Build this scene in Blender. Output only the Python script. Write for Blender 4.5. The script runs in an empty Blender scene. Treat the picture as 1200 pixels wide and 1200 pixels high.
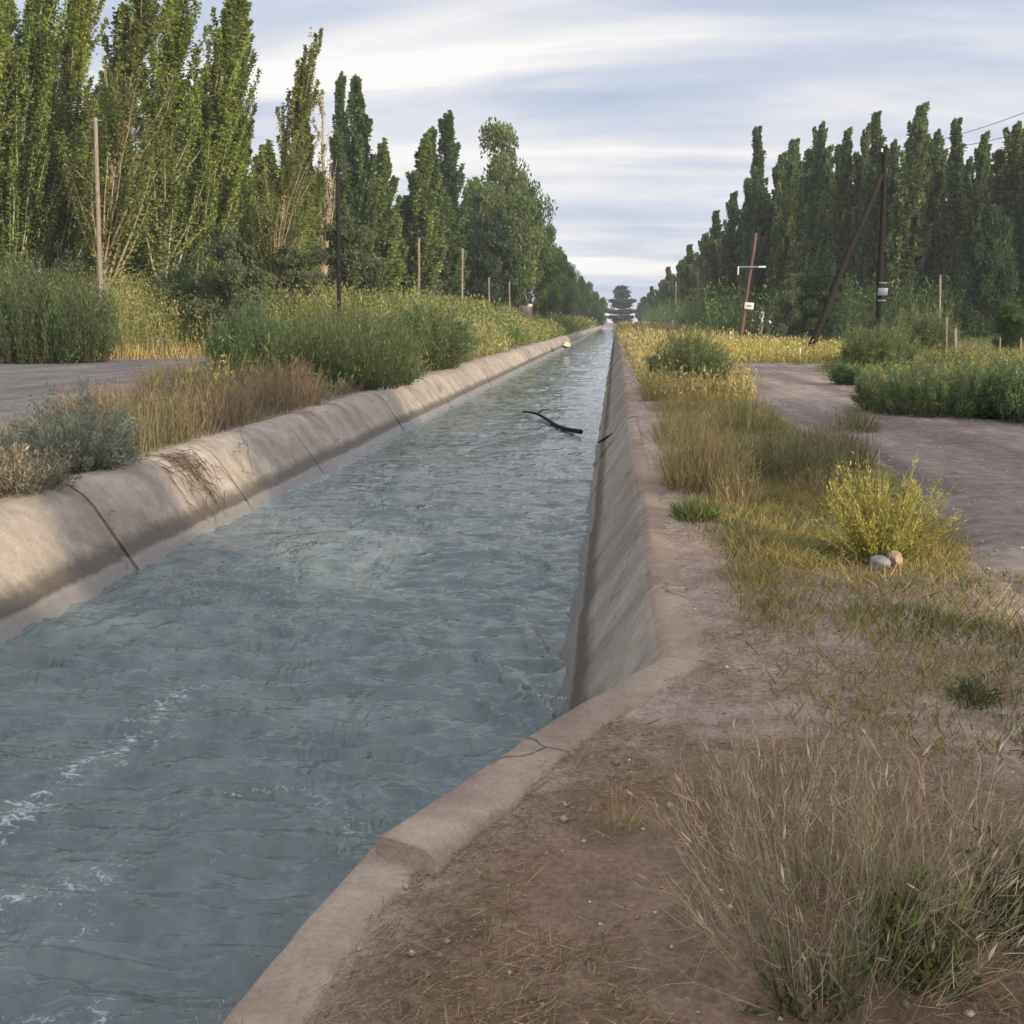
import bpy, math, random
import numpy as np
from mathutils import Vector

# ------------------------------------------------------------------ basics
S = bpy.context.scene
COL = S.collection
RNG = np.random.default_rng(7)
H_EYE, F_PX, CX, CY = 1.65, 1250.0, 600.0, 600.0
PITCH = math.atan(224 / 1250.0)
YAW = math.atan(122 / 1250.0 * math.cos(PITCH))
FWD = np.array([-math.sin(YAW) * math.cos(PITCH), math.cos(YAW) * math.cos(PITCH), -math.sin(PITCH)])
RGT = np.array([math.cos(YAW), math.sin(YAW), 0.0])
UPV = np.cross(RGT, FWD)
EYE = np.array([0.0, 0.0, H_EYE])


def ray(px, py):
    return FWD + RGT * (px - CX) / F_PX + UPV * (CY - py) / F_PX


def onz(px, py, z=0.0):
    """point of the level z seen at photo position px, py"""
    d = ray(px, py)
    return EYE + d * ((z - H_EYE) / d[2])


def ony(px, py, y):
    """point at distance y along the canal seen at photo position px, py"""
    d = ray(px, py)
    return EYE + d * (y / d[1])


# value noise --------------------------------------------------------------
def _hash(ix, iy, s):
    n = (ix * 374761393 + iy * 668265263 + s * 1442695041) & 0xFFFFFFFF
    n = ((n ^ (n >> 13)) * 1274126177) & 0xFFFFFFFF
    return ((n ^ (n >> 16)) & 0xFFFF) / 65535.0


def vnoise(x, y, s=0):
    x = np.asarray(x, float); y = np.asarray(y, float)
    ix = np.floor(x).astype(np.int64); iy = np.floor(y).astype(np.int64)
    fx = x - ix; fy = y - iy
    fx = fx * fx * fx * (fx * (fx * 6 - 15) + 10); fy = fy * fy * fy * (fy * (fy * 6 - 15) + 10)
    a = _hash(ix, iy, s); b = _hash(ix + 1, iy, s); c = _hash(ix, iy + 1, s); d = _hash(ix + 1, iy + 1, s)
    return (a + (b - a) * fx) * (1 - fy) + (c + (d - c) * fx) * fy


def fbm(x, y, o=4, s=0):
    v = 0.0; a = 0.5; t = 0.0
    for i in range(o):
        v = v + a * vnoise(x * 2 ** i + 17.3 * i, y * 2 ** i - 9.1 * i, s + i); t += a; a *= 0.55
    return v / t


def sstep(a, b, x):
    t = np.clip((np.asarray(x, float) - a) / (b - a), 0, 1)
    return t * t * (3 - 2 * t)


# mesh makers ----------------------------------------------------------------
def mesh_np(name, co, quads=None, tris=None, col=None, smooth=False):
    me = bpy.data.meshes.new(name)
    co = np.asarray(co, np.float32)
    nq = 0 if quads is None else len(quads); nt = 0 if tris is None else len(tris)
    loops = []
    if nq: loops.append(np.asarray(quads, np.int32).ravel())
    if nt: loops.append(np.asarray(tris, np.int32).ravel())
    loops = np.concatenate(loops)
    me.vertices.add(len(co)); me.vertices.foreach_set('co', co.ravel())
    me.loops.add(len(loops)); me.loops.foreach_set('vertex_index', loops)
    me.polygons.add(nq + nt)
    st = np.concatenate([np.arange(nq) * 4, nq * 4 + np.arange(nt) * 3]).astype(np.int32)
    me.polygons.foreach_set('loop_start', st)
    if smooth:
        me.polygons.foreach_set('use_smooth', np.ones(nq + nt, bool))
    me.update(calc_edges=True)
    me.validate()
    if col is not None:
        at = me.color_attributes.new('col', 'FLOAT_COLOR', 'POINT')
        c = np.ones((len(co), 4), np.float32); c[:, :3] = col
        at.data.foreach_set('color', c.ravel())
    return me


def link(name, me, mat=None, parent=None, loc=None):
    o = bpy.data.objects.new(name, me)
    COL.objects.link(o)
    if mat is not None:
        me.materials.clear(); me.materials.append(mat)
    if parent is not None: o.parent = parent
    if loc is not None: o.location = loc
    return o


def tag(o, label=None, cat=None, group=None, kind=None):
    if label: o['label'] = label
    if cat: o['category'] = cat
    if group: o['group'] = group
    if kind: o['kind'] = kind
    return o


def empty(name, loc=(0, 0, 0)):
    o = bpy.data.objects.new(name, None); o.empty_display_size = 0.2
    COL.objects.link(o); o.location = loc
    return o


def copy_tree(root):
    r = root.copy(); COL.objects.link(r)
    for k in ('label', 'group'):
        if k in r: del r[k]
    for ch in root.children:
        c = ch.copy(); COL.objects.link(c); c.parent = r
        for g in ch.children:
            d = g.copy(); COL.objects.link(d); d.parent = c
    return r


def tube(paths, n=6):
    """paths: list of (points (k,3), radii (k)) -> co, quads"""
    co = []; q = []; base = 0
    for pts, rad in paths:
        pts = np.asarray(pts, float); rad = np.asarray(rad, float); k = len(pts)
        tan = np.gradient(pts, axis=0); tan /= np.linalg.norm(tan, axis=1)[:, None] + 1e-9
        ref = np.array([0, 0, 1.0]) if abs(tan[0][2]) < 0.8 else np.array([1.0, 0, 0])
        u = np.cross(tan, ref); u /= np.linalg.norm(u, axis=1)[:, None] + 1e-9
        v = np.cross(tan, u)
        a = np.arange(n) / n * 2 * math.pi
        ring = pts[:, None, :] + rad[:, None, None] * (np.cos(a)[None, :, None] * u[:, None, :] + np.sin(a)[None, :, None] * v[:, None, :])
        co.append(ring.reshape(-1, 3))
        i = np.arange(k - 1)[:, None] * n; j = np.arange(n)[None, :]; j2 = (j + 1) % n
        q.append(np.stack([base + i + j, base + i + j2, base + i + n + j2, base + i + n + j], -1).reshape(-1, 4))
        # end caps as a fan of quads is skipped for thin ends: a cap point closes both ends
        co.append(np.array([pts[0], pts[-1]]))
        c0 = base + k * n
        jj = np.arange(n); jj2 = (jj + 1) % n
        q.append(np.stack([np.full(n, c0), base + jj2, base + jj, np.full(n, c0)], -1)[:, :4] if False else np.zeros((0, 4), int))
        base += k * n + 2
    return np.concatenate(co), np.concatenate(q)


def tube_mesh(name, paths, n=6, col=None, smooth=True):
    co, q = tube(paths, n)
    # caps
    tris = []; base = 0
    for pts, rad in paths:
        k = len(pts); c0 = base + k * n
        for j in range(n):
            j2 = (j + 1) % n
            tris.append((c0, base + j2, base + j))
            tris.append((c0 + 1, base + (k - 1) * n + j, base + (k - 1) * n + j2))
        base += k * n + 2
    c = None
    if col is not None: c = np.tile(np.asarray(col, float), (len(co), 1))
    return mesh_np(name, co, q, np.array(tris), c, smooth)


def box_arrays(c, s, rot=None):
    x, y, z = [v / 2 for v in s]
    v = np.array([(-x, -y, -z), (x, -y, -z), (x, y, -z), (-x, y, -z), (-x, -y, z), (x, -y, z), (x, y, z), (-x, y, z)])
    if rot is not None: v = v @ np.asarray(rot).T
    f = np.array([(0, 3, 2, 1), (4, 5, 6, 7), (0, 1, 5, 4), (1, 2, 6, 5), (2, 3, 7, 6), (3, 0, 4, 7)])
    return v + np.asarray(c), f


def rot_y(a):
    c, s = math.cos(a), math.sin(a)
    return np.array([[c, 0, s], [0, 1, 0], [-s, 0, c]])


def rot_z(a):
    c, s = math.cos(a), math.sin(a)
    return np.array([[c, -s, 0], [s, c, 0], [0, 0, 1]])


def grid_mesh(name, P, smooth=True, col=None):
    r, c = P.shape[:2]
    i = np.arange(r - 1)[:, None] * c; j = np.arange(c - 1)[None, :]
    q = np.stack([i + j, i + j + 1, i + c + j + 1, i + c + j], -1).reshape(-1, 4)
    return mesh_np(name, P.reshape(-1, 3), q, None, None if col is None else col.reshape(-1, 3), smooth)


def unit(v):
    return v / (np.linalg.norm(v, axis=-1, keepdims=True) + 1e-9)


def leaf_arrays(p, d, length, width, col, rng, kite=True):
    """one kite shaped leaf per point p, pointing along d"""
    n = len(p)
    d = unit(d)
    r = unit(np.cross(d, rng.normal(size=(n, 3))))
    L = np.broadcast_to(np.asarray(length, float), (n,))[:, None]; W = np.broadcast_to(np.asarray(width, float), (n,))[:, None]
    a = p; b = p + d * L * 0.45 + r * W * 0.5; c = p + d * L; e = p + d * L * 0.45 - r * W * 0.5
    co = np.stack([a, b, c, e], 1).reshape(-1, 3)
    q = np.arange(n * 4).reshape(n, 4)
    cc = np.repeat(col, 4, axis=0)
    return co, q, cc


def blade_arrays(base, tip, width, col_b, col_t, rng, bend=0.15):
    """grass blades: base quad + tip triangle, bent"""
    n = len(base)
    d = tip - base; L = np.linalg.norm(d, axis=1)[:, None]
    side = unit(np.cross(d, rng.normal(size=(n, 3))))
    bd = unit(np.cross(d, side))
    W = np.broadcast_to(np.asarray(width, float), (n,))[:, None]
    m = base + d * 0.55 + bd * L * bend * rng.uniform(-1, 1, (n, 1))
    co = np.stack([base - side * W / 2, base + side * W / 2, m + side * W * 0.4, m - side * W * 0.4, tip], 1).reshape(-1, 3)
    k = np.arange(n)[:, None] * 5
    q = k + np.array([[0, 1, 2, 3]]); t = k + np.array([[3, 2, 4]])
    cm = col_b * 0.45 + col_t * 0.55
    cc = np.stack([col_b, col_b, cm, cm, col_t], 1).reshape(-1, 3)
    return co, q, t, cc


def merge(parts):
    co = []; q = []; t = []; c = []; b = 0
    for p in parts:
        co.append(p[0])
        if p[1] is not None and len(p[1]): q.append(p[1] + b)
        if p[2] is not None and len(p[2]): t.append(p[2] + b)
        c.append(p[3]); b += len(p[0])
    return (np.concatenate(co), np.concatenate(q) if q else None, np.concatenate(t) if t else None, np.concatenate(c))


def pick(cols, n, rng, var=0.18):
    cols = np.asarray(cols, float)
    c = cols[rng.integers(0, len(cols), n)] * 1.38
    return c * (1 + rng.normal(0, var, (n, 1))).clip(0.45, 1.7) * (1 + rng.normal(0, 0.06, (n, 3)))


# ------------------------------------------------------------------ materials
def nodes(m):
    m.use_nodes = True
    nt = m.node_tree; nt.nodes.clear()
    return nt, nt.nodes, nt.links


def N(nt, t, **kw):
    n = nt.nodes.new(t)
    for k, v in kw.items():
        if k in n.inputs: n.inputs[k].default_value = v
        else: setattr(n, k, v)
    return n


def ramp(nt, stops, fac=None, interp='LINEAR'):
    r = nt.nodes.new('ShaderNodeValToRGB'); r.color_ramp.interpolation = interp
    e = r.color_ramp.elements
    while len(e) < len(stops): e.new(0.5)
    for k, (p, c) in enumerate(stops):
        e[k].position = p; e[k].color = (*c, 1) if len(c) == 3 else c
    if fac is not None: nt.links.new(fac, r.inputs['Fac'])
    return r


def mixc(nt, fac, a, b, mode='MIX'):
    m = nt.nodes.new('ShaderNodeMix'); m.data_type = 'RGBA'; m.blend_type = mode
    for sock, v in ((m.inputs['Factor'], fac), (m.inputs['A'], a), (m.inputs['B'], b)):
        pass
    fi = [i for i in m.inputs if i.name == 'Factor' and i.type == 'VALUE'][0]
    ai = [i for i in m.inputs if i.name == 'A' and i.type == 'RGBA'][0]
    bi = [i for i in m.inputs if i.name == 'B' and i.type == 'RGBA'][0]
    for sock, v in ((fi, fac), (ai, a), (bi, b)):
        if hasattr(v, 'is_linked'): nt.links.new(v, sock)
        elif isinstance(v, (int, float)): sock.default_value = v
        else: sock.default_value = (*v, 1)
    return [o for o in m.outputs if o.type == 'RGBA'][0]


def math_n(nt, op, a, b=None, c=None, clamp=False):
    m = nt.nodes.new('ShaderNodeMath'); m.operation = op; m.use_clamp = clamp
    for k, v in enumerate((a, b, c)):
        if v is None: continue
        if hasattr(v, 'is_linked'): nt.links.new(v, m.inputs[k])
        else: m.inputs[k].default_value = v
    return m.outputs[0]


def noise(nt, vec, scale, detail=4, rough=0.55, dist=0.0):
    n = nt.nodes.new('ShaderNodeTexNoise'); n.inputs['Scale'].default_value = scale
    n.inputs['Detail'].default_value = detail; n.inputs['Roughness'].default_value = rough; n.inputs['Distortion'].default_value = dist
    if vec is not None: nt.links.new(vec, n.inputs['Vector'])
    return n.outputs['Fac']


def mapping(nt, vec, scale=(1, 1, 1), rot=(0, 0, 0), loc=(0, 0, 0)):
    m = nt.nodes.new('ShaderNodeMapping'); m.inputs['Scale'].default_value = scale
    m.inputs['Rotation'].default_value = rot; m.inputs['Location'].default_value = loc
    nt.links.new(vec, m.inputs['Vector'])
    return m.outputs[0]


def finish(nt, bsdf):
    o = nt.nodes.new('ShaderNodeOutputMaterial'); nt.links.new(bsdf, o.inputs['Surface'])


def plant_mat(name, trans=0.3, rough=0.65, spec=0.25, var=0.12):
    m = bpy.data.materials.new(name); nt, n, l = nodes(m)
    a = N(nt, 'ShaderNodeAttribute', attribute_name='col')
    oi = N(nt, 'ShaderNodeObjectInfo')
    hsv = N(nt, 'ShaderNodeHueSaturation')
    l.new(math_n(nt, 'MULTIPLY_ADD', oi.outputs['Random'], 2 * var, 1 - var), hsv.inputs['Value'])
    l.new(math_n(nt, 'MULTIPLY_ADD', oi.outputs['Random'], -0.03, 0.515), hsv.inputs['Hue'])
    l.new(a.outputs['Color'], hsv.inputs['Color'])
    p = N(nt, 'ShaderNodeBsdfPrincipled'); p.inputs['Roughness'].default_value = rough
    p.inputs['Specular IOR Level'].default_value = spec
    l.new(hsv.outputs['Color'], p.inputs['Base Color'])
    t = N(nt, 'ShaderNodeBsdfTranslucent'); l.new(hsv.outputs['Color'], t.inputs['Color'])
    mx = N(nt, 'ShaderNodeMixShader'); mx.inputs[0].default_value = trans
    l.new(p.outputs[0], mx.inputs[1]); l.new(t.outputs[0], mx.inputs[2])
    finish(nt, mx.outputs[0])
    return m


M_LEAF = plant_mat('leaves', 0.5, 0.6, 0.3)
M_GRASS = plant_mat('grass', 0.25, 0.8, 0.12, 0.08)


def bark_mat(name, c1, c2, c3, sc=6):
    m = bpy.data.materials.new(name); nt, n, l = nodes(m)
    g = N(nt, 'ShaderNodeTexCoord').outputs['Object']
    v = mapping(nt, g, (sc, sc, sc * 0.18))
    f = noise(nt, v, 1.6, 6, 0.65)
    f2 = noise(nt, g, 0.9, 3)
    r = ramp(nt, [(0.3, c1), (0.5, c2), (0.72, c3)], f)
    c = mixc(nt, math_n(nt, 'MULTIPLY', f2, 0.6), r.outputs[0], c1)
    p = N(nt, 'ShaderNodeBsdfPrincipled'); p.inputs['Roughness'].default_value = 0.9
    p.inputs['Specular IOR Level'].default_value = 0.1
    l.new(c, p.inputs['Base Color'])
    b = N(nt, 'ShaderNodeBump'); b.inputs['Strength'].default_value = 0.7; b.inputs['Distance'].default_value = 0.02
    l.new(f, b.inputs['Height']); l.new(b.outputs[0], p.inputs['Normal'])
    finish(nt, p.outputs[0])
    return m


M_PALEBARK = bark_mat('pale_poplar_bark', (0.17, 0.155, 0.12), (0.36, 0.34, 0.27), (0.58, 0.55, 0.46))
M_BROWNBARK = bark_mat('brown_bark', (0.05, 0.037, 0.027), (0.11, 0.08, 0.06), (0.2, 0.155, 0.115))
M_DEADBARK = bark_mat('dead_wood', (0.16, 0.125, 0.09), (0.30, 0.24, 0.17), (0.46, 0.38, 0.28))
M_POLE = bark_mat('weathered_pole', (0.12, 0.10, 0.078), (0.21, 0.18, 0.14), (0.33, 0.29, 0.23), 14)
M_POLEDARK = bark_mat('creosoted_pole', (0.010, 0.008, 0.007), (0.02, 0.016, 0.014), (0.042, 0.034, 0.03), 14)
M_POLERED = bark_mat('reddish_pole', (0.07, 0.04, 0.035), (0.12, 0.072, 0.064), (0.2, 0.14, 0.125), 14)
M_WETWOOD = bark_mat('wet_wood', (0.008, 0.007, 0.006), (0.018, 0.014, 0.011), (0.04, 0.032, 0.026), 20)


def plain(name, c, rough=0.6, metal=0.0):
    m = bpy.data.materials.new(name); nt, n, l = nodes(m)
    g = N(nt, 'ShaderNodeTexCoord').outputs['Object']
    f = noise(nt, g, 9, 5)
    k = mixc(nt, math_n(nt, 'MULTIPLY', f, 0.5), c, tuple(v * 0.6 for v in c))
    p = N(nt, 'ShaderNodeBsdfPrincipled'); p.inputs['Roughness'].default_value = rough; p.inputs['Metallic'].default_value = metal
    l.new(k, p.inputs['Base Color']); finish(nt, p.outputs[0])
    return m


M_WHITE = plain('white_paint', (0.5, 0.5, 0.5))
M_INK = plain('dark_lettering', (0.05, 0.05, 0.06))
M_PORC = plain('pale_porcelain', (0.72, 0.72, 0.7), 0.25)
M_WIRE = plain('wire', (0.03, 0.03, 0.035), 0.5)
M_GREYMETAL = plain('galvanised', (0.17, 0.19, 0.23), 0.45, 0.5)
M_RUST = plain('rusty_red_paint', (0.11, 0.05, 0.045), 0.6)


def concrete_mat():
    m = bpy.data.materials.new('concrete'); nt, n, l = nodes(m)
    g = N(nt, 'ShaderNodeNewGeometry').outputs['Position']
    sep = N(nt, 'ShaderNodeSeparateXYZ'); l.new(g, sep.inputs[0])
    f1 = noise(nt, g, 1.3, 6, 0.65, 0.4); f2 = noise(nt, g, 7, 7, 0.68); f3 = noise(nt, g, 60, 4, 0.65)
    base = ramp(nt, [(0.3, (0.205, 0.18, 0.158)), (0.5, (0.305, 0.276, 0.246)), (0.7, (0.40, 0.365, 0.325))], f1).outputs[0]
    base = mixc(nt, 0.55, base, ramp(nt, [(0.3, (0.55, 0.52, 0.5)), (0.65, (1, 1, 1))], f2).outputs[0], 'MULTIPLY')
    base = mixc(nt, 0.3, base, ramp(nt, [(0.35, (0.4, 0.4, 0.4)), (0.6, (1.08, 1.08, 1.08))], f3).outputs[0], 'MULTIPLY')
    # run-off streaks down the slope
    sv = mapping(nt, g, (0.35, 3.2, 0.35))
    st = noise(nt, sv, 1.0, 5, 0.7)
    base = mixc(nt, ramp(nt, [(0.52, (0, 0, 0)), (0.72, (0.55, 0.55, 0.55))], st).outputs[0], base, (0.15, 0.125, 0.105))
    vo = nt.nodes.new('ShaderNodeTexVoronoi'); vo.feature = 'DISTANCE_TO_EDGE'; vo.inputs['Scale'].default_value = 0.75
    wv = nt.nodes.new('ShaderNodeVectorMath'); wv.operation = 'ADD'
    nv = nt.nodes.new('ShaderNodeTexNoise'); nv.inputs['Scale'].default_value = 3.0; nv.inputs['Detail'].default_value = 5
    l.new(g, nv.inputs['Vector']); sc_ = nt.nodes.new('ShaderNodeVectorMath'); sc_.operation = 'SCALE'; sc_.inputs['Scale'].default_value = 0.35
    l.new(nv.outputs['Color'], sc_.inputs[0]); l.new(g, wv.inputs[0]); l.new(sc_.outputs[0], wv.inputs[1]); l.new(wv.outputs[0], vo.inputs['Vector'])
    crk = math_n(nt, 'MULTIPLY', ramp(nt, [(0.0, (1, 1, 1)), (0.008, (0, 0, 0))], vo.outputs['Distance']).outputs[0], ramp(nt, [(0.5, (0, 0, 0)), (0.56, (0.8, 0.8, 0.8))], noise(nt, g, 0.45, 2)).outputs[0])
    base = mixc(nt, crk, base, (0.07, 0.06, 0.05))
    # per panel tone
    a = N(nt, 'ShaderNodeAttribute', attribute_name='col')
    base = mixc(nt, 1.0, base, a.outputs['Color'], 'MULTIPLY')
    # tide line: dark damp algae, pale scoured concrete under it
    wz = math_n(nt, 'MULTIPLY_ADD', f2, 0.10, sep.outputs['Z'])
    wz = math_n(nt, 'MULTIPLY_ADD', f1, 0.10, wz)
    dark = ramp(nt, [(0.0, (0.0, 0, 0)), (0.41, (0.0, 0, 0)), (0.46, (1, 1, 1)), (0.55, (0.85, 0.85, 0.85)), (0.65, (0, 0, 0))],
                math_n(nt, 'ADD', wz, 1.08))
    base = mixc(nt, math_n(nt, 'MULTIPLY', dark.outputs[0], 0.95), base, (0.05, 0.04, 0.032))
    under = ramp(nt, [(0.0, (1, 1, 1)), (0.40, (1, 1, 1)), (0.45, (0, 0, 0))], math_n(nt, 'ADD', wz, 1.08))
    base = mixc(nt, math_n(nt, 'MULTIPLY', under.outputs[0], 0.8), base, (0.125, 0.118, 0.12))
    p = N(nt, 'ShaderNodeBsdfPrincipled')
    l.new(base, p.inputs['Base Color'])
    rr = ramp(nt, [(0.0, (0.22,) * 3), (0.42, (0.25,) * 3), (0.6, (0.85,) * 3)], math_n(nt, 'ADD', wz, 1.08))
    l.new(rr.outputs[0], p.inputs['Roughness'])
    p.inputs['Specular IOR Level'].default_value = 0.3
    h = math_n(nt, 'MULTIPLY_ADD', f3, 0.5, f2); h = math_n(nt, 'SUBTRACT', h, crk)
    b = N(nt, 'ShaderNodeBump'); b.inputs['Strength'].default_value = 0.7; b.inputs['Distance'].default_value = 0.018
    l.new(h, b.inputs['Height']); l.new(b.outputs[0], p.inputs['Normal'])
    finish(nt, p.outputs[0])
    return m


M_CONC = concrete_mat()


def dirt_mat(name, dark, mid, light, grit=1.0, tone_attr=False):
    m = bpy.data.materials.new(name); nt, n, l = nodes(m)
    g = N(nt, 'ShaderNodeNewGeometry').outputs['Position']
    f1 = noise(nt, g, 0.55, 6, 0.62, 0.4); f2 = noise(nt, g, 5, 8, 0.65, 0.2); f3 = noise(nt, g, 45, 5, 0.7); f4 = noise(nt, g, 190, 3, 0.6)
    c = ramp(nt, [(0.32, dark), (0.5, mid), (0.68, light)], f1).outputs[0]
    c = mixc(nt, 0.65, c, ramp(nt, [(0.35, (0.5, 0.47, 0.45)), (0.6, (1.06, 1.06, 1.06))], f2).outputs[0], 'MULTIPLY')
    c = mixc(nt, 0.55, c, ramp(nt, [(0.36, (0.45, 0.43, 0.42)), (0.58, (1.0, 1, 1)), (0.72, (1.5, 1.45, 1.4))], f3).outputs[0], 'MULTIPLY')
    if not tone_attr:
        rut = noise(nt, mapping(nt, g, (1.5, 0.10, 1)), 1.0, 4, 0.6, 0.3)
        c = mixc(nt, 0.8, c, ramp(nt, [(0.38, (0.72, 0.70, 0.70)), (0.55, (1.0, 1, 1)), (0.66, (1.28, 1.26, 1.24))], rut).outputs[0], 'MULTIPLY')
    if tone_attr:
        a = N(nt, 'ShaderNodeAttribute', attribute_name='col')
        c = mixc(nt, 1.0, c, a.outputs['Color'], 'MULTIPLY')
    p = N(nt, 'ShaderNodeBsdfPrincipled'); p.inputs['Roughness'].default_value = 0.95; p.inputs['Specular IOR Level'].default_value = 0.1
    l.new(c, p.inputs['Base Color'])
    h = math_n(nt, 'MULTIPLY_ADD', f3, 0.35, f2); h = math_n(nt, 'MULTIPLY_ADD', f4, 0.12 * grit, h)
    b = N(nt, 'ShaderNodeBump'); b.inputs['Strength'].default_value = 0.75; b.inputs['Distance'].default_value = 0.035
    l.new(h, b.inputs['Height']); l.new(b.outputs[0], p.inputs['Normal'])
    finish(nt, p.outputs[0])
    return m


M_DIRT = dirt_mat('dirt', (0.215, 0.165, 0.138), (0.30, 0.24, 0.207), (0.38, 0.318, 0.285), 1.0, True)
M_TRACK = dirt_mat('track_gravel', (0.175, 0.148, 0.138), (0.225, 0.192, 0.18), (0.275, 0.238, 0.222), 2.0)
M_ROAD = dirt_mat('grey_road', (0.125, 0.12, 0.128), (0.165, 0.158, 0.168), (0.205, 0.195, 0.2), 2.0)


def water_mat():
    m = bpy.data.materials.new('water'); nt, n, l = nodes(m)
    g = N(nt, 'ShaderNodeNewGeometry').outputs['Position']
    a = N(nt, 'ShaderNodeAttribute', attribute_name='col')          # R: foam amount
    sepc = N(nt, 'ShaderNodeSeparateColor'); l.new(a.outputs['Color'], sepc.inputs[0])
    v1 = mapping(nt, g, (0.8, 2.0, 1.0), (0, 0, 0.15))
    f1 = noise(nt, v1, 2.6, 2.5, 0.5, 0.6)
    f2 = noise(nt, mapping(nt, g, (0.8, 2.0, 1), (0, 0, -0.2)), 8, 2, 0.5, 0.5)
    calm = ramp(nt, [(0.36, (0.25,) * 3), (0.62, (1, 1, 1))], noise(nt, mapping(nt, g, (1.1, 0.5, 1), (0, 0, 0.1)), 1.1, 4, 0.6, 1.0)).outputs[0]
    fo = noise(nt, mapping(nt, g, (1, 1.6, 1)), 15, 8, 0.78, 0.8)
    fo2 = noise(nt, g, 2.2, 4, 0.6, 0.8)
    murk = ramp(nt, [(0.3, (0.07, 0.09, 0.097)), (0.55, (0.092, 0.117, 0.126)), (0.75, (0.12, 0.147, 0.154))], fo2).outputs[0]
    fm = fo
    th = math_n(nt, 'SUBTRACT', 0.672, math_n(nt, 'MULTIPLY', sepc.outputs[0], 0.19))
    foam = math_n(nt, 'MULTIPLY', math_n(nt, 'SUBTRACT', fm, th), 11.0, None, True)
    foam = math_n(nt, 'MULTIPLY', foam, math_n(nt, 'MULTIPLY', math_n(nt, 'SUBTRACT', sepc.outputs[0], 0.1), 3.0, None, True))
    c = mixc(nt, math_n(nt, 'MULTIPLY', foam, 0.58), murk, (0.47, 0.52, 0.53))
    p = N(nt, 'ShaderNodeBsdfPrincipled'); l.new(c, p.inputs['Base Color'])
    p.inputs['IOR'].default_value = 1.33
    l.new(math_n(nt, 'MULTIPLY_ADD', foam, 0.5, 0.06), p.inputs['Roughness'])
    h = math_n(nt, 'MULTIPLY', math_n(nt, 'MULTIPLY_ADD', f2, 0.3, f1), calm); sy = N(nt, 'ShaderNodeSeparateXYZ'); l.new(g, sy.inputs[0])
    h = math_n(nt, 'MULTIPLY', h, ramp(nt, [(0.15, (1, 1, 1)), (0.75, (0.28,) * 3)], math_n(nt, 'DIVIDE', sy.outputs['Y'], 45.0)).outputs[0])   # calmer upstream
    b = N(nt, 'ShaderNodeBump'); b.inputs['Strength'].default_value = 0.9; b.inputs['Distance'].default_value = 0.09
    l.new(h, b.inputs['Height']); l.new(b.outputs[0], p.inputs['Normal'])
    finish(nt, p.outputs[0])
    return m


M_WATER = water_mat()

# ------------------------------------------------------------------ the canal edge, seen from above
Z_W = -0.90
INNER = 0.24
edge = [onz(780, 772), onz(640, 852), onz(540, 922), onz(441, 986)]
low = [onz(432, 1000, -0.07), onz(352, 1090, -0.07), onz(268, 1192, -0.07)]
EY = np.array([-40, 0.5] + [p[1] for p in low[::-1]] + [p[1] for p in edge[::-1]] + [edge[0][1] + 0.35, 420])
EXR = np.array([low[2][0] - 0.12, low[2][0] - 0.1] + [p[0] for p in low[::-1]] + [p[0] for p in edge[::-1]] + [INNER, INNER])


def lip_r(y): return np.interp(y, EY, EXR)


XL = -5.60


def lip_l(y): return XL + 1.5 * (1 - sstep(1.5, 5.0, y))


def track_mask(x, y):
    """1 on the right hand dirt track"""
    w = 0.35 * (fbm(x * 0.8, y * 0.8, 3, 5) - 0.5)
    left = np.interp(y, [0, 6, 9.2, 14, 22, 34, 46, 60], [2.1, 2.3, 2.75, 3.15, 2.65, 3.3, 4.4, 5.2]) + w
    right = np.interp(y, [0, 14, 17, 22, 34, 46, 60], [60, 30, 7.4, 5.3, 6.3, 8.0, 9.2]) + w
    return sstep(0.0, 0.35, x - left) * sstep(0.0, 0.35, right - x) * (1 - sstep(40, 46, y)) * sstep(4.8, 6.6, y + 3.2 * (fbm(x * 1.4, y * 1.4, 4, 55) - 0.5))


def bend(x):
    """where the thicket beyond the left road begins"""
    return np.interp(x, [-60, -24, -18.5, -14, -9], [40, 42, 48, 52, 56])


def road_mask(x, y):
    w = 0.8 * (fbm(x * 0.5, y * 0.5, 3, 9) - 0.5)
    near = -9.3 + w
    return sstep(0.0, 0.5, near - x) * (1 - sstep(-0.6, 0.3, y - bend(x) + w))


def gh(x, y):
    x = np.asarray(x, float); y = np.asarray(y, float)
    d = np.minimum(np.abs(x - lip_r(y)), np.abs(x - lip_l(y)))
    damp = sstep(0.2, 1.4, d) * (1 - np.clip(track_mask(x, y) + road_mask(x, y), 0, 1) * 0.85)
    z = 0.16 * (fbm(x * 0.35, y * 0.35, 3, 1) - 0.5) * damp + 0.05 * (fbm(x * 2.2, y * 2.2, 3, 2) - 0.5) * damp
    dr = x - lip_r(y)
    z = z + (0.075 * fbm(x * 2.6, y * 1.1, 4, 14) - 0.012) * sstep(0.12, 0.34, dr) * sstep(1.6, 0.5, dr) * sstep(4.2, 5.2, y)
    # the near patch below the step in the coping
    z = z - 0.07 * sstep(3.75, 3.05, y) * sstep(1.2, 0.0, x - lip_r(y))
    # berm beyond the left road
    z = z + 1.2 * sstep(1, 9, y - bend(x)) * sstep(-8.5, -13, x)
    return z


def rows(a, b, first, grow):
    out = [a]; s = first
    while out[-1] < b:
        out.append(out[-1] + s); s *= grow
    out[-1] = b
    return np.array(out)


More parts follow.
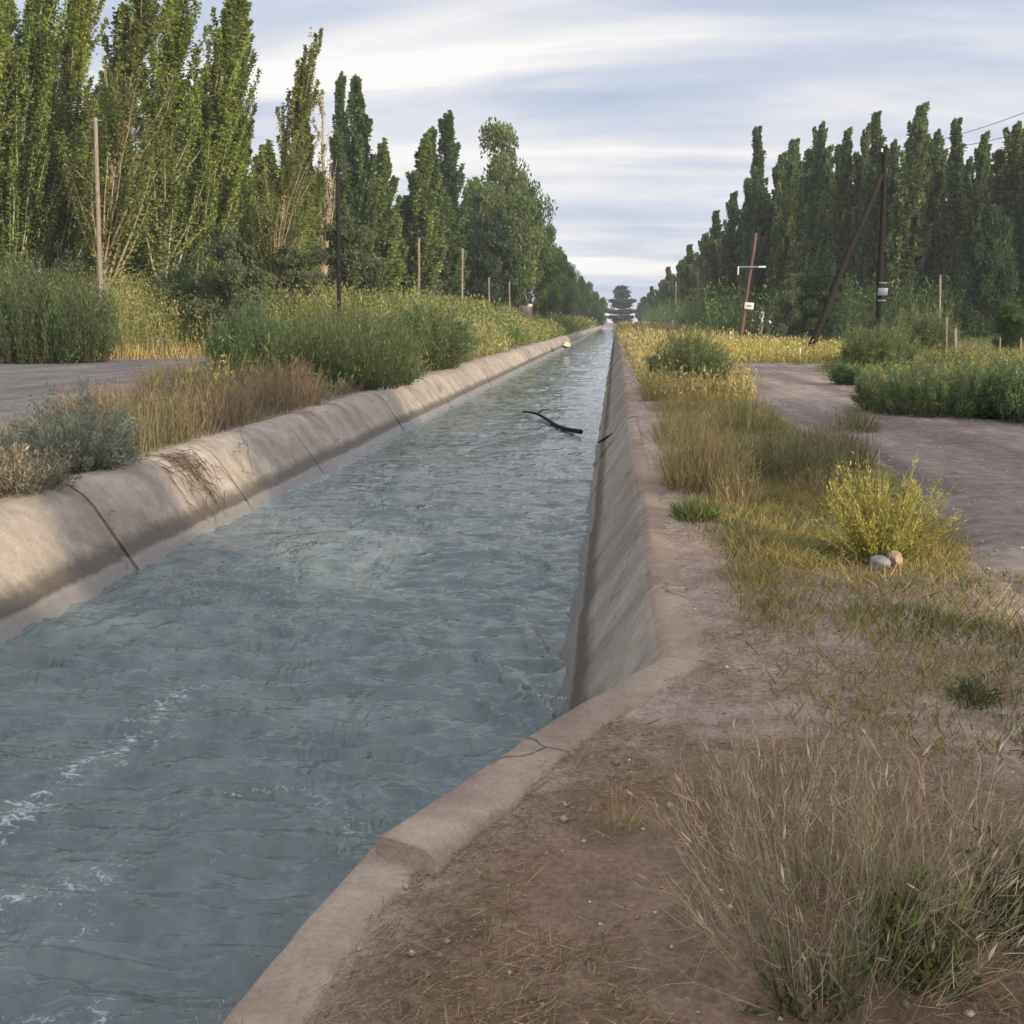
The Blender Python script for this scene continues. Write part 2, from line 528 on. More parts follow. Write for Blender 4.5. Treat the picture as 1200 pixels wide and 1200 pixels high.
# ground: one sheet from far left over the canal bed to far right
ys = np.concatenate([np.linspace(-60, 0, 25)[:-1], np.linspace(0, 8, 90)[:-1], rows(8, 900, 0.12, 1.024)])
ru = rows(0.0, 900, 0.05, 1.06)
lu = rows(0.0, 900, 0.25, 1.09)
P = []
for y in ys:
    xr = lip_r(y) + 0.14 + ru; xl = (lip_l(y) - 0.22 - lu)[::-1]
    if y > 420: pass
    row = [(x, y) for x in xl] + [(xl[-1] + 0.001, y), (xr[0] - 0.001, y)] + [(x, y) for x in xr]
    P.append(row)
P = np.array(P)
Z = gh(P[..., 0], P[..., 1])
nl = len(lu)
Z[:, nl] = np.where(ys < 432, -2.6, 0); Z[:, nl + 1] = np.where(ys < 432, -2.6, 0)
# colour tone of the dirt: brown matted litter patch near the lens, paler dust elsewhere
X, Y = P[..., 0], P[..., 1]
tone = np.ones(X.shape + (3,))
litter = sstep(4.3, 3.6, Y + 0.3 * X + 1.0 * (fbm(X * 1.3, Y * 1.3, 3, 31) - 0.5)) * sstep(0.2, 0.55, X - lip_r(Y))
tone *= (1 - litter[..., None] * np.array([0.34, 0.42, 0.5]))
grn = sstep(0.45, 0.62, fbm(X * 0.5, Y * 0.5, 4, 21)) * np.where(X > 0, sstep(0.7, 1.2, X), 1.0) * sstep(5, 8, Y) * (1 - np.clip(track_mask(X, Y) + road_mask(X, Y), 0, 1))
tone *= 1 - grn[..., None] * np.array([0.42, 0.28, 0.5])
lf = sstep(-6, -7, X) * sstep(-9.8, -8.0, X)
tone = tone * (1 - lf[..., None] * np.array([0.3, 0.25, 0.2]))
G = np.dstack([X, Y, Z])
ground = link('ground', grid_mesh('ground', G, True, tone), M_DIRT)
tag(ground, 'bare pinkish brown dirt on both sides of the canal', kind='structure')


def sheet(name, mask, x0, x1, y0, y1, sx, sy, mat, lift=0.012):
    xs = np.arange(x0, x1 + sx, sx); yy = rows(y0, y1, sy, 1.02)
    XX, YY = np.meshgrid(xs, yy)
    K = mask(XX, YY)
    ZZ = gh(XX, YY) + lift * K - 0.03 * (1 - sstep(0.0, 0.3, K))
    r, c = XX.shape
    i = np.arange(r - 1)[:, None] * c; j = np.arange(c - 1)[None, :]
    q = np.stack([i + j, i + j + 1, i + c + j + 1, i + c + j], -1).reshape(-1, 4)
    keep = (K.ravel()[q] > 0.01).any(1)
    q = q[keep]
    used = np.unique(q); remap = np.full(r * c, -1); remap[used] = np.arange(len(used))
    co = np.stack([XX.ravel(), YY.ravel(), ZZ.ravel()], 1)[used]
    return link(name, mesh_np(name, co, remap[q], None, None, True), mat)


tag(sheet('dirt_track', track_mask, 1.7, 45, 3, 48, 0.14, 0.09, M_TRACK), 'grey brown gravel track beside the canal', kind='structure')
tag(sheet('road', road_mask, -70, -8.5, 5, 58, 0.35, 0.3, M_ROAD), 'grey gravel road left of the canal', kind='structure')


# concrete lining ------------------------------------------------------------
def bank(name, prof, y0, y1, step, side, seed):
    """prof: list of (x, z) from outside to the bed; panels of length step with open joints"""
    rng = np.random.default_rng(seed)
    pr = np.array(prof, float)
    # resample the profile
    seg = np.concatenate([[0], np.cumsum(np.linalg.norm(np.diff(pr, axis=0), axis=1))])
    t = np.unique(np.concatenate([np.linspace(0, seg[-1], 40), seg]))
    px = np.interp(t, seg, pr[:, 0]); pz = np.interp(t, seg, pr[:, 1])
    parts = []
    y = y0
    while y < y1:
        L = step if y < 150 else step * 3
        k = 60 if y < 22 else (12 if y < 60 else 3)
        g = 0.017 if y < 60 else 0.03
        yy = np.linspace(y + g, y + L - g, k)
        off = rng.normal(0, 0.009, 2) if y > y0 + step else np.zeros(2)
        tilt = rng.normal(0, 0.012); skew = rng.normal(0, 0.012)
        Xg = np.repeat(px[None], k, 0); Zg = np.repeat(pz[None], k, 0); Yg = np.repeat(yy[:, None], len(px), 1)
        u = (yy - y) / L - 0.5
        Zg = Zg + off[1] + (tilt * u)[:, None] + (0.018 if side > 0 else 0.008) * (fbm(Xg * 1.5, Yg * 1.5, 3, seed) - 0.5) + 0.012 * (fbm(Xg * 7, Yg * 7, 3, seed + 5) - 0.5)
        Xg = Xg + side * (off[0] + (skew * u)[:, None])
        # joint runs a little askew, its edges are worn
        Yg = Yg + 0.10 * side * (pz[None] + 0.4) + 0.012 * (fbm(Zg * 9, Yg * 0 + y, 3, seed + 3) - 0.5)
        r, c = Xg.shape
        co = np.stack([Xg, Yg, Zg], -1).reshape(-1, 3)
        i = np.arange(r - 1)[:, None] * c; j = np.arange(c - 1)[None, :]
        q = np.stack([i + j, i + j + 1, i + c + j + 1, i + c + j], -1).reshape(-1, 4)
        if side > 0: q = q[:, ::-1]
        # skirts at both ends give the panel thickness
        a = np.arange(c); b = (r - 1) * c + np.arange(c)
        for rowi, flip in ((a, 1), (b, 0)):
            up_ = co[rowi]; dn = up_ + np.array([side * -0.05, 0, -0.07])
            nb = len(co) + c; co = np.concatenate([co, up_, dn])
            m = np.arange(c - 1)
            s = np.stack([nb - c + m, nb - c + m + 1, nb + m + 1, nb + m], 1)
            q = np.concatenate([q, s[:, ::-1] if flip else s])
        tone = np.tile(np.array([0.9, 0.87, 0.84]) * (1 + rng.normal(0, 0.05)), (len(co), 1))
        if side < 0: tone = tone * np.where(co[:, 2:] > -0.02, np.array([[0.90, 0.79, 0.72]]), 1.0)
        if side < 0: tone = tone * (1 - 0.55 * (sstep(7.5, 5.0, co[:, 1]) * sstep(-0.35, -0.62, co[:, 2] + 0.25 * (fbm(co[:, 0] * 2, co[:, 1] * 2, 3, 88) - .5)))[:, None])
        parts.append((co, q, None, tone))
        y += L
    co, q, t, c = merge(parts)
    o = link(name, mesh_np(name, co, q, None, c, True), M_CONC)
    return o


left_prof = [(-6.15, -0.12), (-5.95, -0.02), (-5.75, 0.02), (-5.58, -0.005), (-5.42, -0.1), (-5.3, -0.23), (-4.82, -0.9), (-4.2, -1.9)]
tag(bank('concrete_bank', left_prof, 3.2, 420, 3.55, 1, 11), 'worn concrete canal lining with rounded crest on the left bank', kind='structure')
right_prof = [(0.62, -0.06), (0.56, 0.002), (0.42, 0.014), (0.31, 0.012), (0.265, 0.0), (0.225, -0.035), (-0.36, -0.9), (-1.0, -1.9)]
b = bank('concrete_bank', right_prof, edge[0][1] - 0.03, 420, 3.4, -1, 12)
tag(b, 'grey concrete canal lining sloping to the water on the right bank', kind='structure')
# one more panel towards the wing wall, whose back it disappears behind
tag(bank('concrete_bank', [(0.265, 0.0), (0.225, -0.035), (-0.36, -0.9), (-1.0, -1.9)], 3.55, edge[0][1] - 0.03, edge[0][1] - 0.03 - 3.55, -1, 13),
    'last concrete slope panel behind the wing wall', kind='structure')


# wing wall: upper coping with a step, lower dusty coping towards the lens; both with a face to the water
def wall_strip(name, pts, width, ztop, jag, seed, zbot=-2.4):
    pts = np.array(pts)[:, :2]
    seg = np.concatenate([[0], np.cumsum(np.linalg.norm(np.diff(pts, axis=0), axis=1))])
    n = max(8, int(seg[-1] / 0.04)); s = np.linspace(0, seg[-1], n)
    c = np.stack([np.interp(s, seg, pts[:, k]) for k in (0, 1)], 1)
    tan = unit(np.gradient(c, axis=0)); nrm = np.stack([tan[:, 1], -tan[:, 0]], 1)
    nrm = np.where((nrm[:, :1] + nrm[:, 1:] * -0.2) < 0, -nrm, nrm)
    j1 = jag * (fbm(s * 6, s * 0, 3, seed) - 0.5); j2 = jag * 3 * (fbm(s * 3, s * 0 + 3, 4, seed + 1) - 0.5)
    rowsP = []
    cols = [(-0.0, zbot), (-0.0, -0.9), (-0.0, -0.5), (-0.0, -0.1), (-0.002, ztop - 0.02), (0.016, ztop), (width * 0.35, ztop + 0.002), (width * 0.7, ztop), (width - 0.02, ztop - 0.006), (width, ztop - 0.03), (width + 0.01, ztop - 0.2)]
    for o_, z_ in cols:
        off = o_ + j1 * (1 if o_ < 0.1 else 0) + (j2 if o_ > width * 0.6 else 0)
        q = c + nrm * off[:, None]
        rowsP.append(np.column_stack([q, np.full(n, z_) + 0.006 * (fbm(q[:, 0] * 9, q[:, 1] * 9, 3, seed) - 0.5)]))
    Pm = np.stack(rowsP, 1)
    # end caps
    m = grid_mesh(name, Pm[:, ::-1], False, np.tile(np.array([0.93, 0.83, 0.76]), (Pm.shape[0], Pm.shape[1], 1)))
    import bmesh
    bm = bmesh.new(); bm.from_mesh(m)
    bm.verts.ensure_lookup_table()
    r, k = Pm.shape[:2]
    bm.faces.new([bm.verts[i] for i in range(k)]); bm.faces.new([bm.verts[(r - 1) * k + i] for i in range(k)][::-1])
    bmesh.ops.recalc_face_normals(bm, faces=bm.faces)
    bm.to_mesh(m); bm.free()
    return m


up_pts = edge
tag(link('wing_wall', wall_strip('wing_wall', up_pts, 0.22, 0.024, 0.02, 41), M_CONC),
    'pale broken concrete coping of the wing wall turning in towards the water', 'wall')
lw = [low[0] + np.array([0.03, 0.06, 0])] + low + [np.array([low[2][0] - 0.1, 0.4, 0]), np.array([low[2][0] - 0.1, -6, 0])]
tag(link('channel_wall', wall_strip('channel_wall', lw, 0.21, -0.045, 0.012, 44), M_CONC),
    'dusty pinkish concrete wall top in the foreground, one step lower than the wing wall', 'wall')
# left wing, outside the photograph
lwl = [np.array([lip_l(y) + 0.25, y, 0]) for y in (5.2, 4.2, 3.2, 2.2, 1.2, -6)]
lwm = wall_strip('channel_wall', [p * np.array([-1, 1, 1]) for p in lwl], 0.25, 0.02, 0.02, 47)
v = np.zeros(len(lwm.vertices) * 3, np.float32); lwm.vertices.foreach_get('co', v); v = v.reshape(-1, 3); v[:, 0] *= -1
lwm.vertices.foreach_set('co', v.ravel()); lwm.flip_normals(); lwm.update()
tag(link('channel_wall', lwm, M_CONC), 'concrete wall opposite, on the far side of the near water', 'wall')

# water ----------------------------------------------------------------------
wy = np.concatenate([np.linspace(-6, 1.5, 40)[:-1], np.arange(1.5, 9, 0.022), rows(9, 424, 0.024, 1.0085)])
wx = np.linspace(-5.6, 0.35, 230)
WX, WY = np.meshgrid(wx, wy)


def ridge(x, y, pts, w, a):
    """a standing wave along a polyline of plan points"""
    best = np.full(x.shape, 9.0)
    pts = np.array(pts)[:, :2]
    for p, q in zip(pts[:-1], pts[1:]):
        d = q - p; L2 = (d ** 2).sum()
        t = np.clip(((x - p[0]) * d[0] + (y - p[1]) * d[1]) / L2, 0, 1)
        best = np.minimum(best, np.hypot(x - p[0] - t * d[0], y - p[1] - t * d[1]))
    return a * np.exp(-(best / w) ** 2) * (0.5 + fbm(x * 3, y * 3, 3, 77))


amp = 1.0 - 0.6 * sstep(7, 26, WY)
WZ = 0.085 * (fbm(WX * 0.9, WY * 0.9, 3, 50) - 0.5) + amp * (0.13 * (fbm(WX * 0.9 + 0.3 * WY, WY * 3.0, 3, 51) - 0.5) + 0.10 * (fbm(WX * 2.6 - 0.6 * WY, WY * 8.5, 3, 52) - 0.5))
zw = lambda px, py: onz(px, py, Z_W)
rid = [([zw(690, 690), zw(610, 650), zw(540, 655)], 0.06, 0.05), ([zw(660, 790), zw(600, 720), zw(520, 720)], 0.07, 0.05),
       ([zw(640, 850), zw(560, 770), zw(500, 780)], 0.06, 0.06), ([zw(560, 905), zw(490, 880), zw(400, 885), zw(300, 878), zw(140, 872)], 0.05, 0.05),
       ([zw(60, 745), zw(240, 715), zw(330, 690)], 0.06, 0.05), ([zw(440, 965), zw(360, 930), zw(310, 925)], 0.04, 0.04),
       ([zw(630, 870), zw(560, 830), zw(510, 835)], 0.05, 0.05), ([zw(520, 620), zw(470, 600), zw(430, 602)], 0.08, 0.05)]
for pts, w, a in rid: WZ += ridge(WX, WY, pts, w, a)
edge_d = np.minimum(WX + 4.85, -0.37 - WX)
WZ = WZ * np.where(WX > -2.5, 1.0, 0.5 + 0.5 * sstep(0, 0.8, edge_d)) + Z_W
WZ += sstep(0.7, 0.0, -0.37 - WX) * sstep(22, 12, WY) * 0.22 * (fbm(WX * 1.2, WY * 1.6, 4, 66) - 0.5)
WZ += 0.07 * sstep(0.5, 0.0, WX + 4.85) * sstep(4, 9, WY) * (fbm(WX, WY * 1.4, 3, 58))
foam = np.zeros(WX.shape)
def streak(pts, w, a):
    return ridge(WX + 0.10 * (fbm(WX * 3, WY * 3, 3, 201) - .5), WY + 0.3 * (fbm(WX * 3, WY * 3, 3, 202) - .5), [zw(*p) for p in pts], w, a)


for pts, w_, a in (([(225, 805), (190, 825), (140, 875), (70, 915), (-20, 975)], 0.085, 1.15), ([(215, 850), (150, 900), (60, 935), (-20, 990)], 0.05, 0.9),
                   ([(130, 1020), (60, 1045), (0, 1065), (-40, 1090)], 0.10, 1.0), ([(110, 1075), (50, 1110), (0, 1140)], 0.08, 0.8), ([(90, 1030), (20, 1050)], .06, .8),
                   ([(280, 925), (345, 925), (390, 945), (440, 970)], 0.05, 0.95), ([(310, 1000), (250, 1010), (120, 1012)], 0.03, 0.7), ([(100, 1195), (20, 1190)], .07, .9),
                   ([(600, 800), (545, 770), (520, 765)], 0.04, 0.6), ([(640, 850), (600, 815), (560, 800)], 0.035, 0.7), ([(560, 905), (500, 880), (440, 885)], 0.03, 0.6),
                   ([(690, 660), (640, 640), (600, 640)], 0.04, 0.6), ([(330, 640), (290, 645), (230, 660)], 0.03, .6)):
    foam = np.maximum(foam, streak(pts, w_ * 2.1, a * 0.85))
foam = np.maximum(foam, 0.9 * sstep(0.28, 0.05, np.abs(WX + 4.78 + 0.1 * (fbm(WX * 0, WY * 1.2, 3, 61) - .5))) * sstep(11, 16, WY))
foam = np.maximum(foam, 0.10)
wc = np.dstack([foam, foam, foam])
tag(link('water', grid_mesh('water', np.dstack([WX, WY, WZ]), True, wc), M_WATER), 'fast teal grey water filling the canal', kind='structure')

# ------------------------------------------------------------------ trees
GREEN_POP = [(0.11, 0.145, 0.028), (0.145, 0.18, 0.038), (0.175, 0.205, 0.048), (0.085, 0.12, 0.028)]
DARK_POP = [(0.058, 0.09, 0.034), (0.075, 0.11, 0.038), (0.095, 0.132, 0.042), (0.046, 0.072, 0.032)]
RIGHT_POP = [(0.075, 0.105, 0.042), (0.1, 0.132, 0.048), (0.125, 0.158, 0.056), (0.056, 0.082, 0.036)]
DRY = [(0.16, 0.11, 0.06), (0.12, 0.1, 0.045), (0.2, 0.15, 0.09)]


def poplar_data(seed, H, W, n_limb, per, leaf, cols, lean=0.0, bare=0.0, base=0.07, pointy=1.0):
    """several steep leaders, each carrying steep limbs wrapped in leaves: the feathery columns of the photo"""
    rng = np.random.default_rng(seed)
    limbs = []; leafp = []; leafd = []; tw = []
    nt = 14
    t = np.linspace(0, 1, nt)
    wob = np.cumsum(rng.normal(0, 0.05, (nt, 2)), axis=0)
    tp = np.column_stack([wob[:, 0] + lean * H * t ** 1.4, wob[:, 1], t * H])
    trunk = (tp, 0.012 * H * (1 - t) ** 0.8 + 0.02)
    for k in range(n_limb):
        z0 = base + (0.93 - base) * rng.random() ** 1.15
        p0 = np.array([np.interp(z0, t, tp[:, a]) for a in range(3)])
        az = rng.random() * 2 * math.pi
        bare_l = rng.random() < bare
        prof = (min(1, (z0 - base * 0.3) / 0.22) ** 0.6) * (1 - z0) ** (0.55 * pointy)
        R = W * 0.5 * prof * rng.uniform(0.25, 1.2)
        if bare_l: R *= 0.55
        L = H * rng.uniform(0.13, 0.34) * (1.15 - z0 * 0.85)
        s = np.linspace(0, 1, 7)[:, None]
        out = np.array([math.cos(az), math.sin(az), 0])
        pts = p0 + out * R * (s ** 0.75) + np.array([0, 0, 1]) * L * s ** 1.15 + np.array([lean * 1.2, 0, 0]) * L * s
        pts = pts + np.cumsum(rng.normal(0, 0.035, (7, 3)), axis=0)
        limbs.append((pts, np.linspace(0.0030 * H * (1.1 - z0), 0.007, 7)))
        n = int(per * (0.5 + rng.random()) * (0.05 if bare_l else 1))
        u = rng.random(n) ** 0.8 * 0.98 + 0.1
        q = np.stack([np.interp(u, s[:, 0], pts[:, a]) for a in range(3)], 1)
        over = np.clip(u - 1, 0, 1)[:, None]
        q = q + over * L * np.array([lean, 0, 1])
        spread = (0.05 + 0.14 * W / 4 * (1.12 - np.minimum(u, 1.1)) * rng.uniform(0.6, 1.4)) * (0.35 + 0.65 * (1 - z0) ** 0.5)
        d2 = rng.normal(size=(n, 3)); d2[:, 2] = np.abs(d2[:, 2]) * 1.0
        q = q + d2 * spread[:, None]
        leafp.append(q)
        dd = rng.normal(size=(n, 3)) * 0.8 + out * 0.35 + np.array([0, 0, 0.55])
        leafd.append(dd)
        tint = np.clip(1 + rng.normal(0, 0.24), 0.5, 1.6)
        tw.append(np.full(n, tint))
    # the leader's tip
    n = int(per * 2.5)
    u = rng.uniform(0.70, 1.05, n)
    q = np.stack([np.interp(u, t, tp[:, a]) for a in range(3)], 1) + rng.normal(size=(n, 3)) * (0.02 + 0.42 * np.clip(1.04 - u, 0, 1))[:, None] * np.array([1, 1, 1.3])
    if bare < 0.5:
        leafp.append(q); leafd.append(rng.normal(size=(n, 3)) + np.array([0, 0, .8])); tw.append(np.ones(n))
    lp = np.concatenate(leafp); ld = np.concatenate(leafd); tw = np.concatenate(tw)
    col = pick(cols, len(lp), rng, 0.15) * tw[:, None]
    sz = leaf * rng.uniform(0.65, 1.35, len(lp))
    co, q, c = leaf_arrays(lp, ld, sz, sz * 0.72, col, rng)
    return trunk, limbs, (co, q, c)


def tree_proto(name, data, bark, mats=M_LEAF, thin=1.0, limb_mat=None):
    trunk, limbs, (co, q, c) = data
    r = empty(name)
    link('trunk', tube_mesh('trunk', [trunk], 9), bark, r)
    link('branches', tube_mesh('branches', [(p, rr * thin) for p, rr in limbs], 4), limb_mat or bark, r)
    link('crown', mesh_np('crown', co, q, None, c), mats, r)
    return r


def broadleaf_data(seed, H, rx, n_cl, per, leaf, cols, zc=0.58, top=1.0, clump=0.9):
    rng = np.random.default_rng(seed)
    t = np.linspace(0, 1, 8)
    wob = np.cumsum(rng.normal(0, 0.06, (8, 2)), axis=0)
    hT = H * 0.75
    tp = np.column_stack([wob, t * hT]); trunk = (tp, 0.022 * H * (1 - t) ** 0.7 + 0.03)
    limbs = []; lp = []; ld = []; tw = []
    for k in range(n_cl):
        d = unit(rng.normal(size=3)); rad = rng.random() ** 0.4
        zz = d[2] * rad
        cx = d[0] * rad * rx * (1 - 0.35 * max(0, zz)); cy = d[1] * rad * rx * (1 - 0.35 * max(0, zz))
        cz = H * zc + zz * H * (1 - zc) * top * (1 if zz > 0 else 0.95 * zc / (1 - zc))
        cz = max(cz, 0.06 * H)
        cpos = np.array([cx, cy, cz])
        zb = min(hT * 0.95, max(0.08 * H, cz * rng.uniform(0.35, 0.7)))
        p0 = np.array([np.interp(zb / hT, t, tp[:, 0]), np.interp(zb / hT, t, tp[:, 1]), zb])
        s = np.linspace(0, 1, 6)[:, None]
        mid = (p0 + cpos) / 2 + rng.normal(0, 0.2, 3) + np.array([0, 0, -0.05 * H])
        pts = (1 - s) ** 2 * p0 + 2 * s * (1 - s) * mid + s ** 2 * cpos
        limbs.append((pts, np.linspace(0.0045 * H, 0.01, 6)))
        r = clump * rng.uniform(0.55, 1.35) * H / 14
        n = int(per * rng.uniform(0.5, 1.4))
        g = rng.normal(size=(n, 3)); g = unit(g) * (rng.random((n, 1)) ** 0.5) * r * np.array([1.15, 1.15, 0.85])
        lp.append(cpos + g); ld.append(unit(g) + rng.normal(size=(n, 3)) * 0.7 + np.array([0, 0, 0.1]))
        tw.append(np.full(n, 1 + rng.normal(0, 0.16)))
    lp = np.concatenate(lp); ld = np.concatenate(ld); tw = np.concatenate(tw)
    lp[:, 2] = np.maximum(lp[:, 2], 0.05)
    col = pick(cols, len(lp), rng, 0.14) * tw[:, None]
    sz = leaf * rng.uniform(0.65, 1.35, len(lp))
    co, q, c = leaf_arrays(lp, ld, sz, sz * 0.75, col, rng)
    return trunk, limbs, (co, q, c)


PH = 20.0
protos = {
    'near0': tree_proto('poplar', poplar_data(101, PH, 5.6, 160, 360, 0.135, GREEN_POP, 0.12, 0.05, pointy=1.5), M_PALEBARK, thin=1.0),
    'near1': tree_proto('poplar', poplar_data(102, PH, 4.8, 150, 360, 0.135, GREEN_POP, 0.15, 0.08, pointy=1.5), M_PALEBARK),
    'near2': tree_proto('poplar', poplar_data(103, PH, 5.2, 140, 350, 0.135, GREEN_POP, 0.12, 0.14, pointy=1.5), M_PALEBARK, thin=1.25),
    'sparse': tree_proto('poplar', poplar_data(104, PH, 4.4, 130, 300, 0.13, GREEN_POP + DRY[:1], 0.13, 0.42), M_DEADBARK, thin=1.2),
    'dead': tree_proto('dead_poplar', poplar_data(105, PH, 3.0, 60, 45, 0.2, DRY, 0.03, 0.8), M_DEADBARK, thin=1.3),
    'dark0': tree_proto('poplar', poplar_data(106, PH, 3.6, 95, 270, 0.26, DARK_POP, 0.0, 0.0, pointy=1.3), M_BROWNBARK),
    'dark1': tree_proto('poplar', poplar_data(107, PH, 4.6, 110, 270, 0.27, DARK_POP, 0.01, 0.0, pointy=1.7), M_BROWNBARK),
    'mid0': tree_proto('poplar', poplar_data(108, PH, 5.0, 110, 270, 0.27, GREEN_POP + DARK_POP, 0.02, 0.0, pointy=1.5), M_BROWNBARK),
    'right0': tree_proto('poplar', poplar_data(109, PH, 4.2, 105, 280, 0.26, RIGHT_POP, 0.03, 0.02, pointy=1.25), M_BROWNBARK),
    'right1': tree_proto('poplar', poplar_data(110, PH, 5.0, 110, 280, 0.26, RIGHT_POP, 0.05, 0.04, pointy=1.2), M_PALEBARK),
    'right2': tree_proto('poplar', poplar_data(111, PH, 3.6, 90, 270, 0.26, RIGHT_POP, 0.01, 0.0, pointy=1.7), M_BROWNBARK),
    'cotton': tree_proto('cottonwood', broadleaf_data(112, 16, 5.2, 90, 330, 0.34, [(0.085, 0.12, 0.035), (0.11, 0.145, 0.045), (0.06, 0.09, 0.03)], 0.5, 1.0, 1.15), M_BROWNBARK),
    'broad0': tree_proto('broadleaf_tree', broadleaf_data(113, 14, 5.5, 90, 330, 0.34, [(0.05, 0.085, 0.022), (0.07, 0.11, 0.026), (0.038, 0.066, 0.02)], 0.52, 1.0, 1.25), M_BROWNBARK),
    'broad1': tree_proto('broadleaf_tree', broadleaf_data(114, 14, 5.0, 80, 330, 0.34, [(0.028, 0.05, 0.02), (0.04, 0.066, 0.024), (0.022, 0.04, 0.02)], 0.5, 1.0, 1.25), M_BROWNBARK),
    'willow': tree_proto('willow_tree', broadleaf_data(115, 7, 3.0, 60, 300, 0.2, [(0.075, 0.095, 0.045), (0.095, 0.115, 0.06), (0.055, 0.075, 0.035)], 0.5, 1.0, 1.1), M_BROWNBARK),
}
used = set()
BASE_H = {'cotton': 16, 'broad0': 14, 'broad1': 14, 'willow': 7}
BASE_W = {'near0': 5.6, 'near1': 4.8, 'near2': 5.2, 'sparse': 4.4, 'dead': 3.0, 'dark0': 3.6, 'dark1': 4.6, 'mid0': 5.0, 'right0': 4.2, 'right1': 5.0, 'right2': 3.6,
          'cotton': 11, 'broad0': 11.5, 'broad1': 10.5, 'willow': 6.2}


def plant_tree(kind, px, top_y, Y, wpx=None, rz=None, label=None, cat='tree', group=None, rng=RNG):
    """a tree standing at photo column px, distance Y, crown reaching photo row top_y, wpx wide"""
    pb = ony(px, 376, Y)
    x = pb[0]
    z0 = float(gh(x, Y))
    top = ony(px, top_y, Y)[2]
    Hn = top - z0
    o = protos[kind]
    if kind in used: o = copy_tree(o)
    used.add(kind)
    sz = Hn / BASE_H.get(kind, PH)
    if wpx is None: sxy = sz
    else:
        depth = np.dot(pb - EYE, FWD)
        sxy = wpx * depth / F_PX / BASE_W[kind]
    o.location = (x, Y, z0 - 0.1)
    o.scale = (sxy, sxy, sz)
    # keep the wind lean towards the right of the photo: only small turns
    o.rotation_euler = (rng.normal(0, 0.015), rng.normal(0, 0.022), rng.uniform(-0.5, 0.5) if rz is None else rz)
    tag(o, label, cat, group)
    return o


ORD = ['first', 'second', 'third', 'fourth', 'fifth', 'sixth', 'seventh', 'eighth', 'ninth', 'tenth', 'eleventh', 'twelfth', 'thirteenth', 'fourteenth', 'fifteenth',
       'sixteenth', 'seventeenth', 'eighteenth', 'nineteenth', 'twentieth']
GL = 'poplars lining the left side'
near_left = [('near0', -70, -190, 54, 150, 'tall sunlit poplar at the left border, its crown cut by the frame'),
             ('near1', 12, -150, 56, 120, 'leafy green poplar with a short white trunk base by the left border'),
             ('near0', 62, -60, 60, 110, 'dense green poplar between the white-based trunk and the bare-topped pole poplar'),
             ('sparse', 118, -70, 54, 120, 'poplar with long bare pale limbs forking above the first left pole'),
             ('dark1', 150, 90, 70, 70, 'dark poplar in the gap right of the first left pole'),
             ('near2', 186, -30, 57, 120, 'green poplar showing white leaning stems, right of the dark gap'),
             ('near1', 228, -20, 59, 105, 'bright green poplar with feathery top beside the leaning white stems'),
             ('dark0', 292, 92, 78, 34, 'small dark poplar spire peeking between two bright poplars'),
             ('sparse', 318, 42, 60, 78, 'half bare brownish poplar with thin wispy top before the sky gap'),
             ('near2', 262, 30, 62, 80, 'green poplar with sloping right edge beside the small dark spire')]
for k, px, ty, Y, w, lab in near_left: plant_tree(k, px, ty, Y, w * 1.2, None, lab, 'poplar', GL)
# a second rank fills the gaps low down
for i, (px, ty, Y, w) in enumerate(((-10, -20, 66, 120), (92, 40, 68, 120), (205, 110, 70, 110), (330, 200, 74, 80), (150, 150, 66, 90))):
    plant_tree('near1' if i % 2 else 'near0', px, ty, Y, w, None, 'poplar of the second rank filling the row behind the front left poplars', 'poplar', 'second rank of left poplars')
for i, (px, ty, Y, w) in enumerate(((305, 170, 84, 90), (335, 205, 100, 80), (372, 215, 112, 80), (405, 190, 116, 70), (436, 225, 120, 80), (466, 235, 126, 80), (510, 225, 134, 80), (545, 215, 150, 70), (560, 250, 150, 60))):
    plant_tree('mid0', px, ty, Y, w, None, 'leafy poplar low in the wall of foliage behind the dark spires', 'poplar', 'poplars behind the dark spires')
mid_left = [('dark0', 361, 92, 96, 27, 'slim dark poplar spire, leftmost of the four dark spires'),
            ('dead', 379, 108, 80, 34, 'dead brown poplar with bare pale trunk among the dark spires'),
            ('dark0', 396, 95, 98, 28, 'slim dark poplar spire just right of the dead brown poplar'),
            ('dark1', 421, 92, 92, 44, 'tallest dark poplar spire with wide skirt, above the second left pole'),
            ('mid0', 450, 170, 104, 44, 'shorter pointed poplar right of the tallest dark spire'),
            ('mid0', 487, 165, 108, 50, 'green poplar with twin points behind the third left pole'),
            ('dark0', 503, 158, 112, 34, 'narrow poplar point just right of the twin-pointed poplar'),
            ('dark0', 529, 141, 124, 36, 'lone dark poplar spire left of the pale cottonwood'),
            ('mid0', 470, 230, 110, 52, 'low green poplar filling below the pointed tops'),
            ('mid0', 515, 235, 118, 50, 'low bushy poplar below the lone dark spire'),
            ('mid0', 345, 215, 88, 60, 'low green poplar under the sky gap'),
            ('mid0', 432, 215, 98, 60, 'low leafy poplar behind the second left pole')]
for k, px, ty, Y, w, lab in mid_left: plant_tree(k, px, ty, Y, w * 1.5, None, lab, 'poplar', GL)
plant_tree('willow', 408, 250, 66, 92, 0.3, 'grey green willow beside the second left pole', 'tree')
plant_tree('willow', 268, 262, 50, 90, 1.9, 'grey green willow bush under the leaning white stems', 'tree')
plant_tree('willow', 345, 285, 58, 80, 2.9, 'small willow below the half bare poplar', 'tree')
plant_tree('willow', 508, 300, 116, 60, 4.0, 'small olive willow between the third and fourth left poles', 'tree')
plant_tree('cotton', 588, 150, 138, 92, 0.2, 'tall pale cottonwood with a broken top, highest of the round trees', 'tree')
